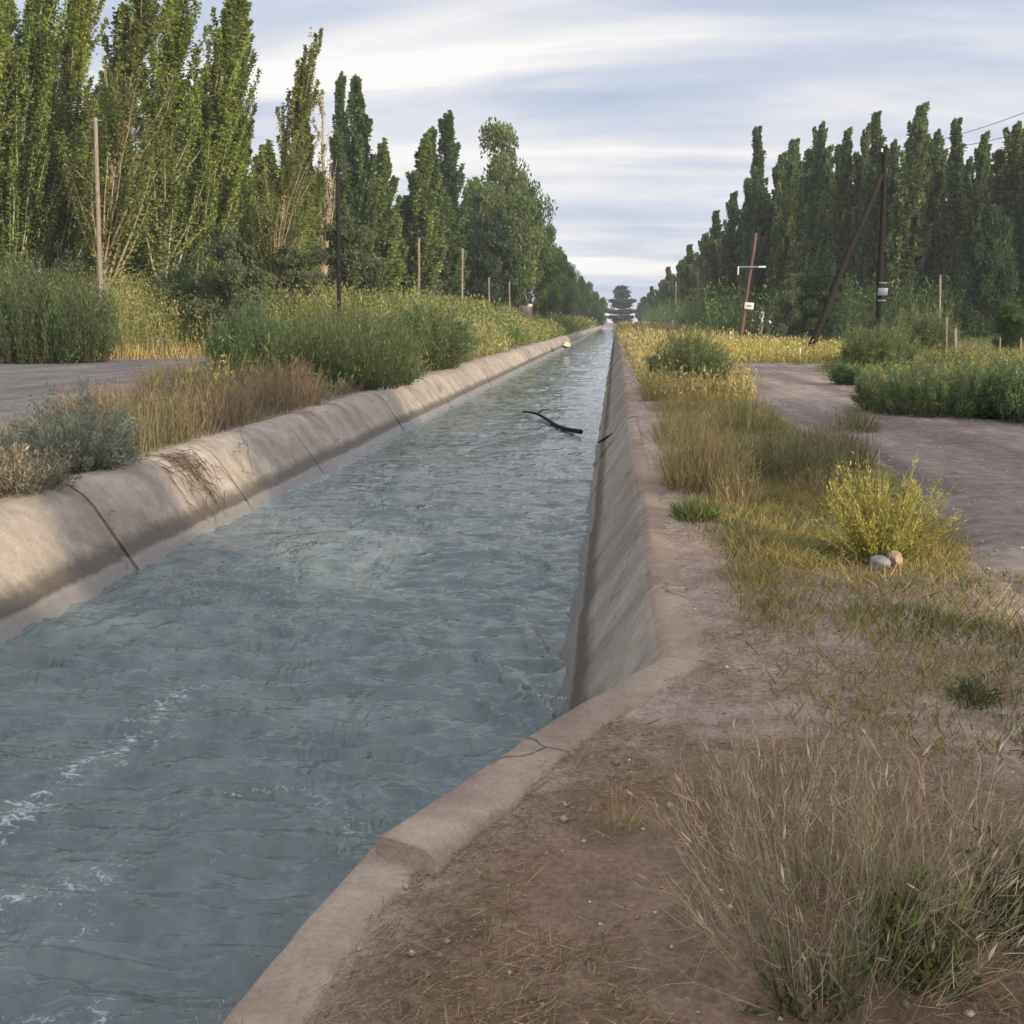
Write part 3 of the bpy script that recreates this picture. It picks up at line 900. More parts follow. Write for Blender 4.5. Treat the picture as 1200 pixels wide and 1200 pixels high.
plant_tree('broad0', 612, 205, 146, 90, 1.0, 'large round broadleaf tree with sunlit shoulder beside the cottonwood', 'tree')
plant_tree('broad1', 576, 235, 134, 78, 2.2, 'dark round broadleaf tree in front of the cottonwood', 'tree')
plant_tree('broad0', 637, 262, 168, 46, 3.0, 'round green tree stepping down right of the large round tree', 'tree')
gl = 'shrinking trees at the far left of the canal'
for i, (px, ty, Y, w) in enumerate(((655, 296, 190, 40), (668, 306, 215, 34), (680, 320, 245, 30), (690, 330, 280, 26), (698, 340, 320, 22), (705, 348, 370, 18))):
    plant_tree('broad0' if i % 2 else 'broad1', px, ty, Y, w, float(i), 'broadleaf tree, %s of the row shrinking to the canal end' % ORD[i], 'tree', gl)
# right windbreak
GR = 'poplars of the right windbreak'
rt = [(868, 203, 128, 26), (886, 158, 132, 30), (850, 232, 140, 26), (908, 178, 118, 30), (938, 148, 112, 36), (955, 168, 118, 30), (975, 163, 110, 30), (998, 150, 108, 30),
      (1022, 140, 104, 34), (1047, 133, 100, 42), (1075, 156, 104, 38), (1108, 149, 100, 34), (1128, 166, 104, 30), (1162, 148, 98, 50), (1194, 160, 96, 40), (1228, 150, 96, 46), (1262, 140, 92, 46)]
rt.sort()
names_r = ['lowest poplar at the left shoulder of the right windbreak', 'thin poplar left of the first high point of the right windbreak', 'first high dark poplar point of the right windbreak',
           'poplar in the notch after the first high point of the right windbreak', 'broad dark poplar above the leaning red pole',
           'poplar right of the broad dark one above the leaning red pole', 'slim poplar midway between the red pole and the braced pole', 'slim poplar just left of the brace head',
           'tall poplar left of the braced pole top', 'tallest wispy poplar behind the braced pole top', 'rounded poplar right of the braced pole',
           'slim two-tone poplar before the thin sky gaps', 'narrow poplar between the thin sky gaps', 'broad pointed poplar above the dark evergreen', 'poplar by the right border under the wires',
           'poplar cut by the right border', 'poplar standing past the right border']
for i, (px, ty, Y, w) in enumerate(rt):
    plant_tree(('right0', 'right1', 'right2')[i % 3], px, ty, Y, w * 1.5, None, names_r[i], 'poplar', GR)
for i, (px, ty, Y, w) in enumerate(((862, 238, 146, 34), (878, 215, 142, 34), (897, 190, 138, 34), (917, 196, 132, 36), (927, 172, 126, 34), (946, 182, 128, 34), (965, 190, 124, 34), (986, 176, 120, 34),
                                      (1010, 170, 118, 36), (1034, 168, 114, 36), (1060, 172, 112, 36), (1090, 186, 112, 34), (1118, 188, 110, 34), (1142, 178, 108, 40), (1180, 176, 106, 40), (1212, 175, 104, 44), (1245, 178, 104, 44))):
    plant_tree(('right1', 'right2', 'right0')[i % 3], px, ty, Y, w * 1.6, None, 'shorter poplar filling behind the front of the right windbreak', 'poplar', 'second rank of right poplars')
far_r = [(838, 252, 152, 26), (827, 262, 164, 26), (817, 278, 176, 24), (808, 290, 190, 22), (800, 300, 206, 20), (792, 308, 224, 19), (785, 315, 244, 18), (778, 322, 266, 17), (771, 330, 292, 16), (764, 337, 322, 14), (757, 343, 356, 13), (750, 349, 392, 12)]
for i, (px, ty, Y, w) in enumerate(far_r):
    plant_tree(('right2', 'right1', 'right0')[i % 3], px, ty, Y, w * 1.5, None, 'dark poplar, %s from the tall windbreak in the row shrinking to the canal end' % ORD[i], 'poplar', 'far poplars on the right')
plant_tree('broad1', 1152, 232, 88, 62, 0.6, 'dark broad evergreen in front of the right poplars', 'tree')
plant_tree('broad0', 1184, 352, 52, 46, 1.6, 'small round green tree by the right border', 'tree')
plant_tree('broad1', 962, 290, 78, 66, 2.6, 'dark round tree behind the slanting brace', 'tree')
plant_tree('willow', 930, 318, 92, 50, 1.1, 'small leafy tree between the red pole and the brace', 'tree')


def tiered_tree(px, top_y, Y, wpx):
    rng = np.random.default_rng(301)
    pb = ony(px, 376, Y); z0 = 0.0; H = ony(px, top_y, Y)[2] - z0
    R = wpx * Y / F_PX / 2
    t = np.linspace(0, 1, 10)
    trunk = (np.column_stack([t * 0, t * 0, t * H]), 0.02 * H * (1 - t) + 0.05)
    limbs = []; lp = []; ld = []
    for z, r in ((0.08, .6), (0.18, .9), (0.34, 1.1), (0.50, .6), (0.62, .8), (0.76, .34), (0.86, .46), (0.97, .15)):
        for k in range(8):
            az = k / 8 * 2 * math.pi + rng.uniform(-.3, .3); rr = R * r * rng.uniform(0.6, 1.15)
            s = np.linspace(0, 1, 5)[:, None]
            pts = np.array([0, 0, z * H]) + s * np.array([math.cos(az), math.sin(az), 0]) * rr + np.array([0, 0, 1]) * H * 0.05 * s ** 2
            limbs.append((pts, np.linspace(0.008 * H, 0.03, 5)))
            n = 420; u = rng.random(n) ** 0.6
            q = np.stack([np.interp(u, s[:, 0], pts[:, a]) for a in range(3)], 1) + rng.normal(size=(n, 3)) * np.array([.10, .10, .05]) * R
            lp.append(q); ld.append(rng.normal(size=(n, 3)) * np.array([1, 1, .4]))
    lp = np.concatenate(lp); ld = np.concatenate(ld)
    sz = 0.7 * rng.uniform(0.7, 1.3, len(lp))
    co, q, c = leaf_arrays(lp, ld, sz, sz * .6, pick([(0.022, 0.03, 0.034), (0.03, 0.04, 0.042)], len(lp), rng), rng)
    r = tree_proto('tiered_conifer', (trunk, limbs, (co, q, c)), M_BROWNBARK)
    r.location = (pb[0], Y, z0)
    return r


tag(tiered_tree(728, 338, 418, 36), 'dark conifer with layered branches standing at the far end of the canal', 'tree')

# tall trees behind the photographer's right whose shade lies over the foreground
shade_spots = [(20, -29.0, 13), (20, -24.5, 12.5), (20, -19.6, 13), (20, -14.1, 12.5), (20, -2.4, 12), (20, 2.4, 12), (19.5, 5.4, 10.5),
               (24.5, -30, 13), (24.5, -26.5, 13), (24.5, -22, 13), (24.5, -18.5, 12.5), (24.5, -5.6, 13), (24.5, -1.5, 13)]
for i, (x, y, h) in enumerate(shade_spots):
    o = copy_tree(protos['broad0']); o.location = (x, y, -0.1); s = h / 14; o.scale = (s * 0.62, s * 0.55, s); o.rotation_euler = (0, 0, i * 1.3)
    tag(o, 'broadleaf tree of the row whose shade falls across the foreground, outside the frame', 'tree', 'shade trees outside the frame')
o = copy_tree(protos['broad0']); o.location = (20, -11.4, -0.1); o.scale = (0.5, 0.4, 0.62); o.rotation_euler = (0, 0, 2.0)
tag(o, 'lowest broadleaf tree in the row of shade trees outside the frame', 'tree')
for x, y in ((20.5, -9.1), (24.5, -12.5)):
    o = copy_tree(protos['dark0']); o.location = (x, y, -0.1); o.scale = (0.85, 0.85, 0.88)
    tag(o, 'slim poplar in the row of shade trees outside the frame', 'poplar', 'slim shade poplars outside the frame')

# ------------------------------------------------------------------ poles, wires, posts
def pole(px_top, py_top, px_b, Y, z_b=None, r=0.11, mat=M_POLE, name='utility_pole'):
    top = ony(px_top, py_top, Y); xb = ony(px_b, 376, Y)[0]
    zb = float(gh(xb, Y)) - 0.3
    root = empty(name, (xb, Y, zb))
    s = np.linspace(0, 1, 7)[:, None]
    pts = s * (top - np.array([xb, Y, zb])) + np.array([[0.0, 0, 0]])
    pts[1:-1, 0] += np.random.default_rng(int(px_top)).normal(0, 0.015, 5)
    link('post', tube_mesh('post', [(pts, np.linspace(r, r * 0.72, 7))], 10), mat, root)
    return root, top


def boxes(name, items, mat, parent):
    parts = [(*box_arrays(c, s, rt), None, np.ones((8, 3))) for c, s, rt in items]
    co, q, _, c = merge(parts)
    me = mesh_np(name, co, q)
    o = link(name, me, mat, parent)
    bv = o.modifiers.new('edge', 'BEVEL'); bv.width = 0.006; bv.segments = 2
    return o


def crossarm(root, rel, length, tiltdeg=0, insul=True, mat=M_POLE, ax=0.0):
    rt = rot_z(ax) @ rot_y(math.radians(tiltdeg))
    arm = boxes('crossarm', [(rel, (length, 0.09, 0.11), rt)], mat, root)
    if insul:
        for s in (-0.44, 0.44):
            p = np.array(rel) + rt @ np.array([s * length, 0, 0.05])
            pts = np.array([p, p + [0, 0, 0.05], p + [0, 0, 0.08], p + [0, 0, 0.13], p + [0, 0, 0.17]])
            link('insulator', tube_mesh('insulator', [(pts, [0.018, 0.05, 0.03, 0.05, 0.02])], 8), M_PORC, arm)
    return arm


GP = 'utility poles along the left side'
left_poles = [(112, 138, 117, 47, 'pale brown wooden pole nearest on the left, before the bare-limbed poplar'),
              (396, 200, 396.5, 54, 'dark slim wooden pole beside the dead brown poplar'),
              (491, 279, 490, 84, 'thin pale pole, third from the left, beside the willow'),
              (542, 291, 541, 92, 'pale pole standing before the dark round tree'),
              (573, 325, 573, 112, 'short pale pole in the shade of the round trees'),
              (597, 330, 597, 118, 'faint grey pole left of the rusty red machine'),
              (628, 336, 628, 150, 'faint pole right of the rusty red machine')]
tops = []
for px, py, pb_, Y, lab in left_poles:
    root, top = pole(px, py, pb_, Y, r=0.115, mat=M_POLEDARK if px == 396 else M_POLE)
    tag(root, lab, 'pole', GP); tops.append(top)
    rel = top - np.array(root.location)
    boxes('bracket', [(rel + [0, 0, -0.12], (0.5 if Y < 60 else 0.3, 0.06, 0.06), None)], M_GREYMETAL, root)


def wire(a, b, sag, lab, group, r=0.008):
    s = np.linspace(0, 1, 17)[:, None]
    pts = a + (b - a) * s; pts[:, 2] -= sag * 4 * (s * (1 - s))[:, 0]
    o = link('overhead_wire', tube_mesh('overhead_wire', [(pts, np.full(17, r))], 5), M_WIRE)
    tag(o, lab, 'wire', group)


wire(tops[0], tops[1], 0.5, 'thin overhead wire between the first two left poles', 'overhead wires')
wire(tops[1], tops[2], 0.7, 'thin overhead wire between the second and third left poles', 'overhead wires')

# braced pole on the right
Yb = 52
root, topb = pole(1037, 172, 1031, Yb, r=0.15, mat=M_POLEDARK)
tag(root, 'tall dark wooden pole propped by a slanting log on the right', 'pole')
rel = topb - np.array(root.location)
crossarm(root, rel + [0, 0.14, -0.35], 1.3, 0, True, M_POLEDARK, 1.2)
pb_box = ony(1033, 342, Yb) - np.array(root.location)
bx = boxes('meter_box', [(pb_box + [0, -0.2, 0], (0.42, 0.2, 0.34), None)], M_GREYMETAL, root)
for dz in (0.4, -0.4): boxes('clamp', [(pb_box + [0, 0, dz], (0.36, 0.36, 0.06), None)], M_GREYMETAL, bx)
head = ony(1034, 205, Yb) + np.array([-0.1, -0.16, 0]); foot = onz(943, 420, 0.0); foot[2] = -0.1
sb = np.linspace(0, 1, 8)[:, None]; pts = foot + (head - foot) * sb; pts[2:-2, 2] -= 0.06; pts[:, 0] += 0.05 * np.sin(sb[:, 0] * 9)
br = link('prop_log', tube_mesh('prop_log', [(pts, np.linspace(0.17, 0.12, 8))], 10), M_POLEDARK)
tag(br, 'dark slanting log leaning against the tall right pole as a prop', 'log')
gw = [(topb + np.array([0.1, 0, -0.1]), ony(1290, 95, 30)), (topb + np.array([-0.1, 0, -0.3]), ony(1290, 128, 30))]
wire(gw[0][0], gw[0][1], 0.3, 'upper overhead wire leaving the braced pole to the right border', 'wires at the right border', 0.011)
wire(gw[1][0], gw[1][1], 0.3, 'lower overhead wire leaving the braced pole to the right border', 'wires at the right border', 0.011)

# leaning reddish pole with arm and sign
Yr = 66
root, topr = pole(886, 273, 867, Yr, r=0.12, mat=M_POLERED)
tag(root, 'leaning reddish pole with a cross bar and small white sign', 'pole')
rb = np.array(root.location)
arm_p = ony(880, 313, Yr) - rb
arm = boxes('crossarm', [(arm_p + [-0.05, -0.14, 0], (1.5, 0.08, 0.09), rot_y(math.radians(0)))], M_GREYMETAL, root)
for dx, w_, h_ in ((0.62, 0.44, 0.1),):
    boxes('lamp_bar', [(arm_p + [dx, -0.2, 0.0], (w_, 0.1, h_), None)], M_WHITE, arm)
boxes('bracket', [(arm_p + [-0.76, -0.2, -0.22], (0.08, 0.08, 0.5), None)], M_WHITE, arm)
sg = ony(877, 358.5, Yr) - rb
sign = boxes('sign_plate', [(sg + [0.02, -0.2, 0], (0.54, 0.03, 0.4), rot_y(math.radians(5)))], M_WHITE, root)
boxes('lettering', [(sg + [0.02, -0.218, 0.0], (0.28, 0.006, 0.07), rot_y(math.radians(5)))], M_INK, sign)

# thin poles in the far right
for px, pt, Y, lab in ((818, 318, 150, 'thin grey pole before the far right poplars, nearer of two'), (792, 330, 190, 'thin grey pole before the far right poplars, farther of two')):
    root, t_ = pole(px, pt, px, Y, r=0.13, mat=M_POLE)
    tag(root, lab, 'pole')
    boxes('crossarm', [(t_ - np.array(root.location) + [0.2, 0, -1.2 if px > 800 else -0.8], (1.6, 0.07, 0.07), None)], M_GREYMETAL, root)
# small posts
def post(px, py_t, py_b, Y, r, mat, lab, cat='post', group=None, nm='fence_post'):
    b_ = ony(px, py_b, Y); t_ = ony(px + RNG.uniform(-1, 1), py_t, Y)
    zb = min(b_[2], float(gh(b_[0], Y))) - 0.25
    pts = np.array([[b_[0], Y, zb], (np.array([b_[0], Y, zb]) + t_) / 2, t_ - [0, 0, 0.02], t_])
    tag(link(nm, tube_mesh(nm, [(pts, [r, r * .97, r * .92, r * .6])], 8), mat), lab, cat, group)


post(856, 388, 402, 62, 0.045, M_WHITE, 'short white marker post left of the leaning red pole', nm='marker_post')
post(937, 408, 420, 44, 0.045, M_WHITE, 'short white marker post at the foot of the prop log', nm='marker_post')
for i, (px, pt) in enumerate(((1110, 372), (1120, 385), (1172, 395), (1196, 396))):
    post(px, pt, 415, 45, 0.04 if i != 1 else 0.075, M_POLE, 'wooden fence post, %s from the left, in the weeds on the right' % ORD[i], group='fence posts on the right')
post(1101, 322, 410, 56, 0.06, M_POLE, 'thin leaning wooden stake before the dark evergreen', nm='wooden_stake')
post(789, 375, 384, 85, 0.07, M_POLE, 'small pale marker post in the straw grass by the far canal', nm='marker_post')

# rusty machine half hidden at the far left, only its cab and hood rise over the weeds
pm = ony(611, 372, 122); xb = pm[0]
mach = empty('harvester', (xb, 122, 1.0)); mach.scale = (0.7, 0.7, 0.8)
tag(mach, 'rusty dark red farm machine half hidden behind weeds at the far left', 'machine')
boxes('body', [((-0.4, 0, 0.9), (4.6, 2.4, 1.3), None)], M_RUST, mach)
boxes('cab', [((0.7, 0, 2.2), (2.0, 2.2, 1.5), None)], M_RUST, mach)
boxes('windscreen', [((0.9, -1.12, 2.4), (1.1, 0.04, 0.8), None)], M_GREYMETAL, mach)
boxes('hood', [((-1.6, 0, 1.95), (1.6, 2.0, 0.8), rot_y(0.15))], M_RUST, mach)
boxes('headlight', [((1.5, -1.14, 2.95), (0.7, 0.08, 0.4), None)], M_WHITE, mach)
for dx in (-1.7, 1.3):
    a_ = np.linspace(-0.2, 0.2, 4)
    link('wheel', tube_mesh('wheel', [(np.array([[dx, -1.25 + v_, 0.1] for v_ in a_]), [0.5, 0.75, 0.75, 0.5])], 18), M_WIRE, mach)


# ------------------------------------------------------------------ floating branch, debris, stone, block
a_ = onz(613, 484, Z_W + 0.04); b_ = onz(681, 508, Z_W + 0.05)
s = np.linspace(0, 1, 12)[:, None]
pts = a_ + (b_ - a_) * s
pts[:, 2] += 0.05 * np.sin(s[:, 0] * 7) + 0.03; pts[:, 1] += 0.25 * np.sin(s[:, 0] * 5)
side1 = np.array([pts[3], pts[3] + [0.12, 0.1, 0.1], pts[3] + [0.3, 0.2, 0.12]])
o = link('driftwood_branch', tube_mesh('driftwood_branch', [(pts, np.linspace(0.025, 0.055, 12)), (side1, [0.025, 0.02, 0.01])], 7), M_WETWOOD)
tag(o, 'dark bare branch drifting on the water', 'branch')
a_ = np.array([-0.32, *onz(702, 521, -0.62)[1:]]); q1 = onz(702, 520, -0.72); q2 = onz(741, 498, -0.12)
s = np.linspace(0, 1, 9)[:, None]; pts = q1 + (q2 - q1) * s + np.array([0, 0, 0.03]); pts[:, 1] += 0.06 * np.sin(s[:, 0] * 6)
o = link('driftwood_stick', tube_mesh('driftwood_stick', [(pts, np.linspace(0.02, 0.04, 9))], 7), M_WETWOOD)
tag(o, 'dark stick lying up the right concrete slope', 'stick')


def rock(name, loc, sx, sy, sz, seed, mat, lab):
    import bmesh
    bm = bmesh.new(); bmesh.ops.create_icosphere(bm, subdivisions=4, radius=1)
    co = np.array([v.co[:] for v in bm.verts])
    rng = np.random.default_rng(seed)
    for k in range(14):                                    # planar chips give broken facets
        n_ = unit(rng.normal(size=3)); d_ = rng.uniform(0.62, 0.95)
        over = co @ n_ - d_; co = co - np.where(over > 0, over, 0)[:, None] * n_ * 0.92
    co += 0.03 * (fbm(co[:, 0] * 4 + co[:, 2] * 2, co[:, 1] * 4, 4, seed) - .5)[:, None]
    co *= np.array([sx, sy, sz])
    for v_, c_ in zip(bm.verts, co): v_.co = c_
    me = bpy.data.meshes.new(name); bm.to_mesh(me); bm.free()
    o = link(name, me, mat, None, loc)
    tag(o, lab, 'stone')
    return o


def stone_mat(name, c1, c2):
    m = bpy.data.materials.new(name); nt, n, l = nodes(m)
    g = N(nt, 'ShaderNodeTexCoord').outputs['Object']
    f = noise(nt, g, 14, 6, 0.65)
    p = N(nt, 'ShaderNodeBsdfPrincipled'); p.inputs['Roughness'].default_value = 0.85
    l.new(ramp(nt, [(0.35, c1), (0.65, c2)], f).outputs[0], p.inputs['Base Color'])
    b = N(nt, 'ShaderNodeBump'); b.inputs['Strength'].default_value = 0.6; b.inputs['Distance'].default_value = 0.01
    l.new(f, b.inputs['Height']); l.new(b.outputs[0], p.inputs['Normal'])
    finish(nt, p.outputs[0]); return m


M_BLUESTONE = stone_mat('blue_grey_stone', (0.09, 0.095, 0.11), (0.18, 0.185, 0.205))
M_PINKSTONE = stone_mat('pinkish_stone', (0.18, 0.125, 0.10), (0.32, 0.24, 0.19))
p = onz(1029, 668); rock('stone', (p[0], p[1], 0.035), 0.085, 0.07, 0.065, 5, M_BLUESTONE, 'blue grey stone at the foot of the yellow bush')
p = onz(1047, 664); rock('stone', (p[0], p[1], 0.04), 0.06, 0.06, 0.075, 9, M_PINKSTONE, 'pinkish stone touching the blue grey one under the yellow bush')
p = onz(476, 985, -0.03); rock('stone', (p[0], p[1], -0.035), 0.075, 0.06, 0.045, 15, M_CONC, 'broken concrete lump at the step in the wall top')
pc = onz(666, 404, -0.2)
rock('concrete_block', (pc[0] - 0.2, pc[1], -0.25), 0.4, 1.3, 0.3, 21, plain('pale_block', (0.36, 0.32, 0.25), 0.8), 'pale concrete block tipped on the far left slope')

# ------------------------------------------------------------------ shrubs and grass
def shrub_arrays(rng, rx, ry, h, n_stem, per, leaf, cols, stem_col, droop=0.15, leaf_w=0.28, ground_fill=0.25, up=0.8, ragged=0.35, root=0.55, dome=0.75):
    """stems fanning from the base; narrow leaves along them"""
    az = rng.random(n_stem) * 2 * math.pi; rr = np.sqrt(rng.random(n_stem))
    b = np.column_stack([np.cos(az) * rr * rx * root, np.sin(az) * rr * ry * root, np.zeros(n_stem)])
    hh = h * np.sqrt(np.clip(1.05 - rr ** 2 * dome, 0.1, 1)) * rng.uniform(1 - ragged, 1.0 + ragged * 0.4, n_stem)
    hh = hh * np.where(rng.random(n_stem) < 0.12, rng.uniform(1.1, 1.4, n_stem), 1.0)
    tip = np.column_stack([np.cos(az) * rr * rx, np.sin(az) * rr * ry, hh]) + rng.normal(0, 0.06, (n_stem, 3)) * h
    mid = (b + tip) / 2 + np.column_stack([np.zeros((n_stem, 2)), hh * droop])
    u = rng.random((n_stem, per)) ** 0.75
    u = u * (1 - ground_fill * 0.3) + ground_fill * 0.05
    U = u[..., None]
    P_ = (1 - U) ** 2 * b[:, None] + 2 * U * (1 - U) * mid[:, None] + U ** 2 * tip[:, None]
    T_ = 2 * (1 - U) * (mid - b)[:, None] + 2 * U * (tip - mid)[:, None]
    P_ = P_.reshape(-1, 3); T_ = unit(T_.reshape(-1, 3))
    n = len(P_)
    D_ = T_ * up + rng.normal(size=(n, 3)) * 0.55
    P_ = P_ + rng.normal(size=(n, 3)) * leaf * 0.5
    P_[:, 2] = np.maximum(P_[:, 2], 0.01)
    tw = np.repeat(1 + rng.normal(0, 0.17, n_stem), per)
    col = pick(cols, n, rng, 0.14) * tw[:, None]
    sz = leaf * rng.uniform(0.6, 1.4, n)
    co, q, c = leaf_arrays(P_, D_, sz, sz * leaf_w, col, rng)
    stems = []
    for k in range(n_stem):
        s_ = np.linspace(0, 1, 4)[:, None]
        pts = (1 - s_) ** 2 * b[k] + 2 * s_ * (1 - s_) * mid[k] + s_ ** 2 * tip[k]
        stems.append((pts, np.linspace(0.006, 0.002, 4) * (0.6 + h * 0.5)))
    return (co, q, None, c), stems


def shrub(name, loc, rx, ry, h, n_stem, per, leaf, cols, label, cat='shrub', group=None, seed=1, stem_mat=None, **kw):
    rng = np.random.default_rng(seed)
    (co, q, _, c), stems = shrub_arrays(rng, rx, ry, h, n_stem, per, leaf, cols, None, **kw)
    r = empty(name, loc)
    link('foliage', mesh_np('foliage', co, q, None, c), M_LEAF, r)
    link('branches', tube_mesh('branches', stems, 3), stem_mat or M_BROWNBARK, r)
    tag(r, label, cat, group)
    return r


OLIVE = [(0.075, 0.10, 0.03), (0.095, 0.12, 0.038), (0.058, 0.085, 0.028)]
GRASSG = [(0.066, 0.088, 0.033), (0.085, 0.108, 0.04), (0.052, 0.07, 0.028)]
BLUEG = [(0.055, 0.092, 0.036), (0.072, 0.112, 0.042), (0.044, 0.074, 0.032)]
WEED = [(0.088, 0.122, 0.053), (0.108, 0.14, 0.06), (0.074, 0.102, 0.045)]
SAGE = [(0.17, 0.185, 0.135), (0.21, 0.22, 0.165), (0.135, 0.145, 0.105)]
YELLOW = [(0.25, 0.235, 0.06), (0.31, 0.285, 0.085), (0.2, 0.2, 0.055)]
STRAW = [(0.235, 0.18, 0.088), (0.285, 0.225, 0.12), (0.185, 0.145, 0.07)]
BROWN = [(0.14, 0.10, 0.06), (0.18, 0.13, 0.08), (0.11, 0.085, 0.05)]


def at(px, py, z=0.0):
    p_ = onz(px, py, z); return (float(p_[0]), float(p_[1]), float(gh(p_[0], p_[1])) - 0.02)


def wpx(px, py, n):
    p_ = onz(px, py); return n * np.dot(p_ - EYE, FWD) / F_PX


# left bank
def place_shrub(name, px, py, w, h_px, depth, leaf, cols, label, n_stem=160, per=26, seed=1, cat='shrub', group=None, **kw):
    """base at photo px,py; w wide and h_px tall in photo pixels"""
    loc = at(px, py)
    rx = wpx(px, py, w) / 2; h = wpx(px, py, h_px)
    return shrub(name, loc, rx, depth, h, n_stem, per, leaf, cols, label, cat, group, seed, **kw)


place_shrub('weed_bush', 412, 452, 165, 72, 3.2, 0.10, GRASSG + WEED + OLIVE, 'large dark green bush on the left bank beside the lining', 620, 72, 3, up=1.3, leaf_w=0.2, ragged=0.8, root=0.8, dome=0.6)
place_shrub('weed_bush', 300, 440, 105, 62, 2.4, 0.12, BLUEG, 'dark blue green bush left of the large bank bush, at the road edge', 380, 72, 4, up=1.3, leaf_w=0.2, ragged=0.8, root=0.8, dome=0.6)
place_shrub('weed_bush', 500, 432, 120, 68, 4.5, 0.15, OLIVE + WEED, 'olive bush on the left bank right of the large dark bush', 300, 55, 5)
place_shrub('weed_bush', 45, 425, 190, 98, 2.6, 0.17, BLUEG + GRASSG, 'wide dark shaded bush beyond the road at the left border', 420, 70, 6, up=1.2, ragged=0.8, root=0.85, dome=0.5, leaf_w=0.22)
place_shrub('weed_bush', 232, 415, 90, 78, 2.0, 0.22, OLIVE + BLUEG, 'dark bush rising among the golden weeds beyond the road', 240, 50, 7)
place_shrub('sage_bush', 92, 548, 150, 76, 0.9, 0.05, SAGE, 'low grey green sage bush above the left lining', 240, 70, 8, stem_mat=M_DEADBARK, ragged=0.7, up=1.2)
place_shrub('sage_bush', 12, 576, 140, 50, 0.8, 0.05, SAGE + BROWN, 'low dry sage bush at the left border above the lining', 170, 45, 9, stem_mat=M_DEADBARK, ragged=0.7, up=1.2)
# right side
place_shrub('round_bush', 808, 462, 100, 62, 1.2, 0.075, WEED + GRASSG, 'rounded dark green bush between the canal edge and the track', 420, 110, 10, up=1.5, leaf_w=0.2, ragged=0.5)
place_shrub('weed_bush', 1030, 436, 92, 46, 1.7, 0.09, WEED + OLIVE, 'green bush under the braced pole', 400, 80, 11, up=1.3, leaf_w=0.22, ragged=0.7, root=0.75, dome=0.6)
place_shrub('weed_bush', 1100, 484, 200, 46, 1.6, 0.06, WEED, 'low spreading green bush along the right edge of the track', 600, 100, 12, up=1.2, leaf_w=0.25, ragged=0.8, dome=0.5, root=0.85)
place_shrub('weed_bush', 1195, 492, 110, 60, 1.5, 0.07, WEED + BLUEG, 'dark green bush at the right border beside the track', 260, 70, 13)
place_shrub('hedge_bush', 1075, 420, 95, 52, 1.6, 0.13, WEED + GRASSG, 'flat topped hedge bush behind the braced pole', 260, 60, 14)
place_shrub('weed_bush', 992, 452, 36, 20, 0.7, 0.1, BLUEG, 'small dark tuft bush at the right edge of the track', 80, 40, 15)
# the lit yellow bush
yb = place_shrub('yellow_bush', 1030, 658, 195, 98, 0.36, 0.03, YELLOW, 'bright yellow green broom bush beside the stones', 120, 62, 16, leaf_w=0.3, droop=0.0, up=1.3, stem_mat=M_GRASS, ragged=0.5, root=0.18, dome=0.35)
for ch in yb.children:
    if ch.name.startswith('branches'):
        me = ch.data; at_ = me.color_attributes.new('col', 'FLOAT_COLOR', 'POINT')
        at_.data.foreach_set('color', np.tile(np.array([0.26, 0.22, 0.07, 1], np.float32), len(me.vertices)))


def tuft(name, loc, rx, ry, h, n, width, cols, label, cat='grass clump', group=None, seed=1, lean=(0, 0), spread=0.5, root=0.6, xmax=None, heads=0.0, twig=0, bend=0.18):
    rng = np.random.default_rng(seed)
    az = rng.random(n) * 2 * math.pi; rr = np.sqrt(rng.random(n))
    if xmax is not None:
        k_ = loc[0] + np.cos(az) * rr * rx * root < xmax; az = az[k_]; rr = rr[k_]; n = len(az)
    b = np.column_stack([np.cos(az) * rr * rx * root, np.sin(az) * rr * ry * root, np.full(n, -0.02)])
    hh = h * rng.uniform(0.35, 1.0, n) ** 0.8
    tip = b + np.column_stack([np.cos(az) * rr * rx * spread + lean[0] * hh, np.sin(az) * rr * ry * spread + lean[1] * hh, hh]) + rng.normal(0, 0.10, (n, 3)) * h * np.array([1, 1, .3])
    tip[:, 2] *= np.sqrt(1.05 - 0.75 * rr ** 2)
    tip[:, 2] = np.maximum(tip[:, 2], 0.02)
    ct = pick(cols, n, rng, 0.2); cb = ct * rng.uniform(0.6, 0.95, (n, 1))
    parts = [blade_arrays(b, tip, width * rng.uniform(0.6, 1.3, n), cb, ct, rng, bend)]
    if twig:
        k = rng.integers(0, n, n * twig); u = rng.uniform(0.35, 1.0, n * twig)[:, None]
        p0 = b[k] + (tip[k] - b[k]) * u
        d = unit(unit(tip[k] - b[k]) * 0.9 + rng.normal(size=(len(k), 3)) * 0.36)
        L = h * rng.uniform(0.05, 0.2, len(k))[:, None]
        parts.append(blade_arrays(p0, p0 + d * L, width * 0.7, ct[k] * 0.95, ct[k] * 1.1, rng, bend))
    if heads:
        k = np.where(rng.random(n) < heads)[0]
        d = unit(tip[k] - b[k]) + rng.normal(size=(len(k), 3)) * 0.2
        hl = h * 0.08
        co, q, c = leaf_arrays(tip[k] - d * hl * 0.4, d, hl, hl * 0.13, ct[k] * 1.15, rng)
        parts.append((co, q, None, c))
    co, q, t, c = merge(parts)
    o = link(name, mesh_np(name, co, q, t, c), M_GRASS, None, loc)
    tag(o, label, cat, group)
    return o


def place_tuft(name, px, py, w, h_px, ry, n, width, cols, label, seed, **kw):
    return tuft(name, at(px, py), wpx(px, py, w) / 2, ry, wpx(px, py, h_px), n, width, cols, label, seed=seed, **kw)


MIXD = STRAW + BROWN + [(0.12, 0.125, 0.06)]
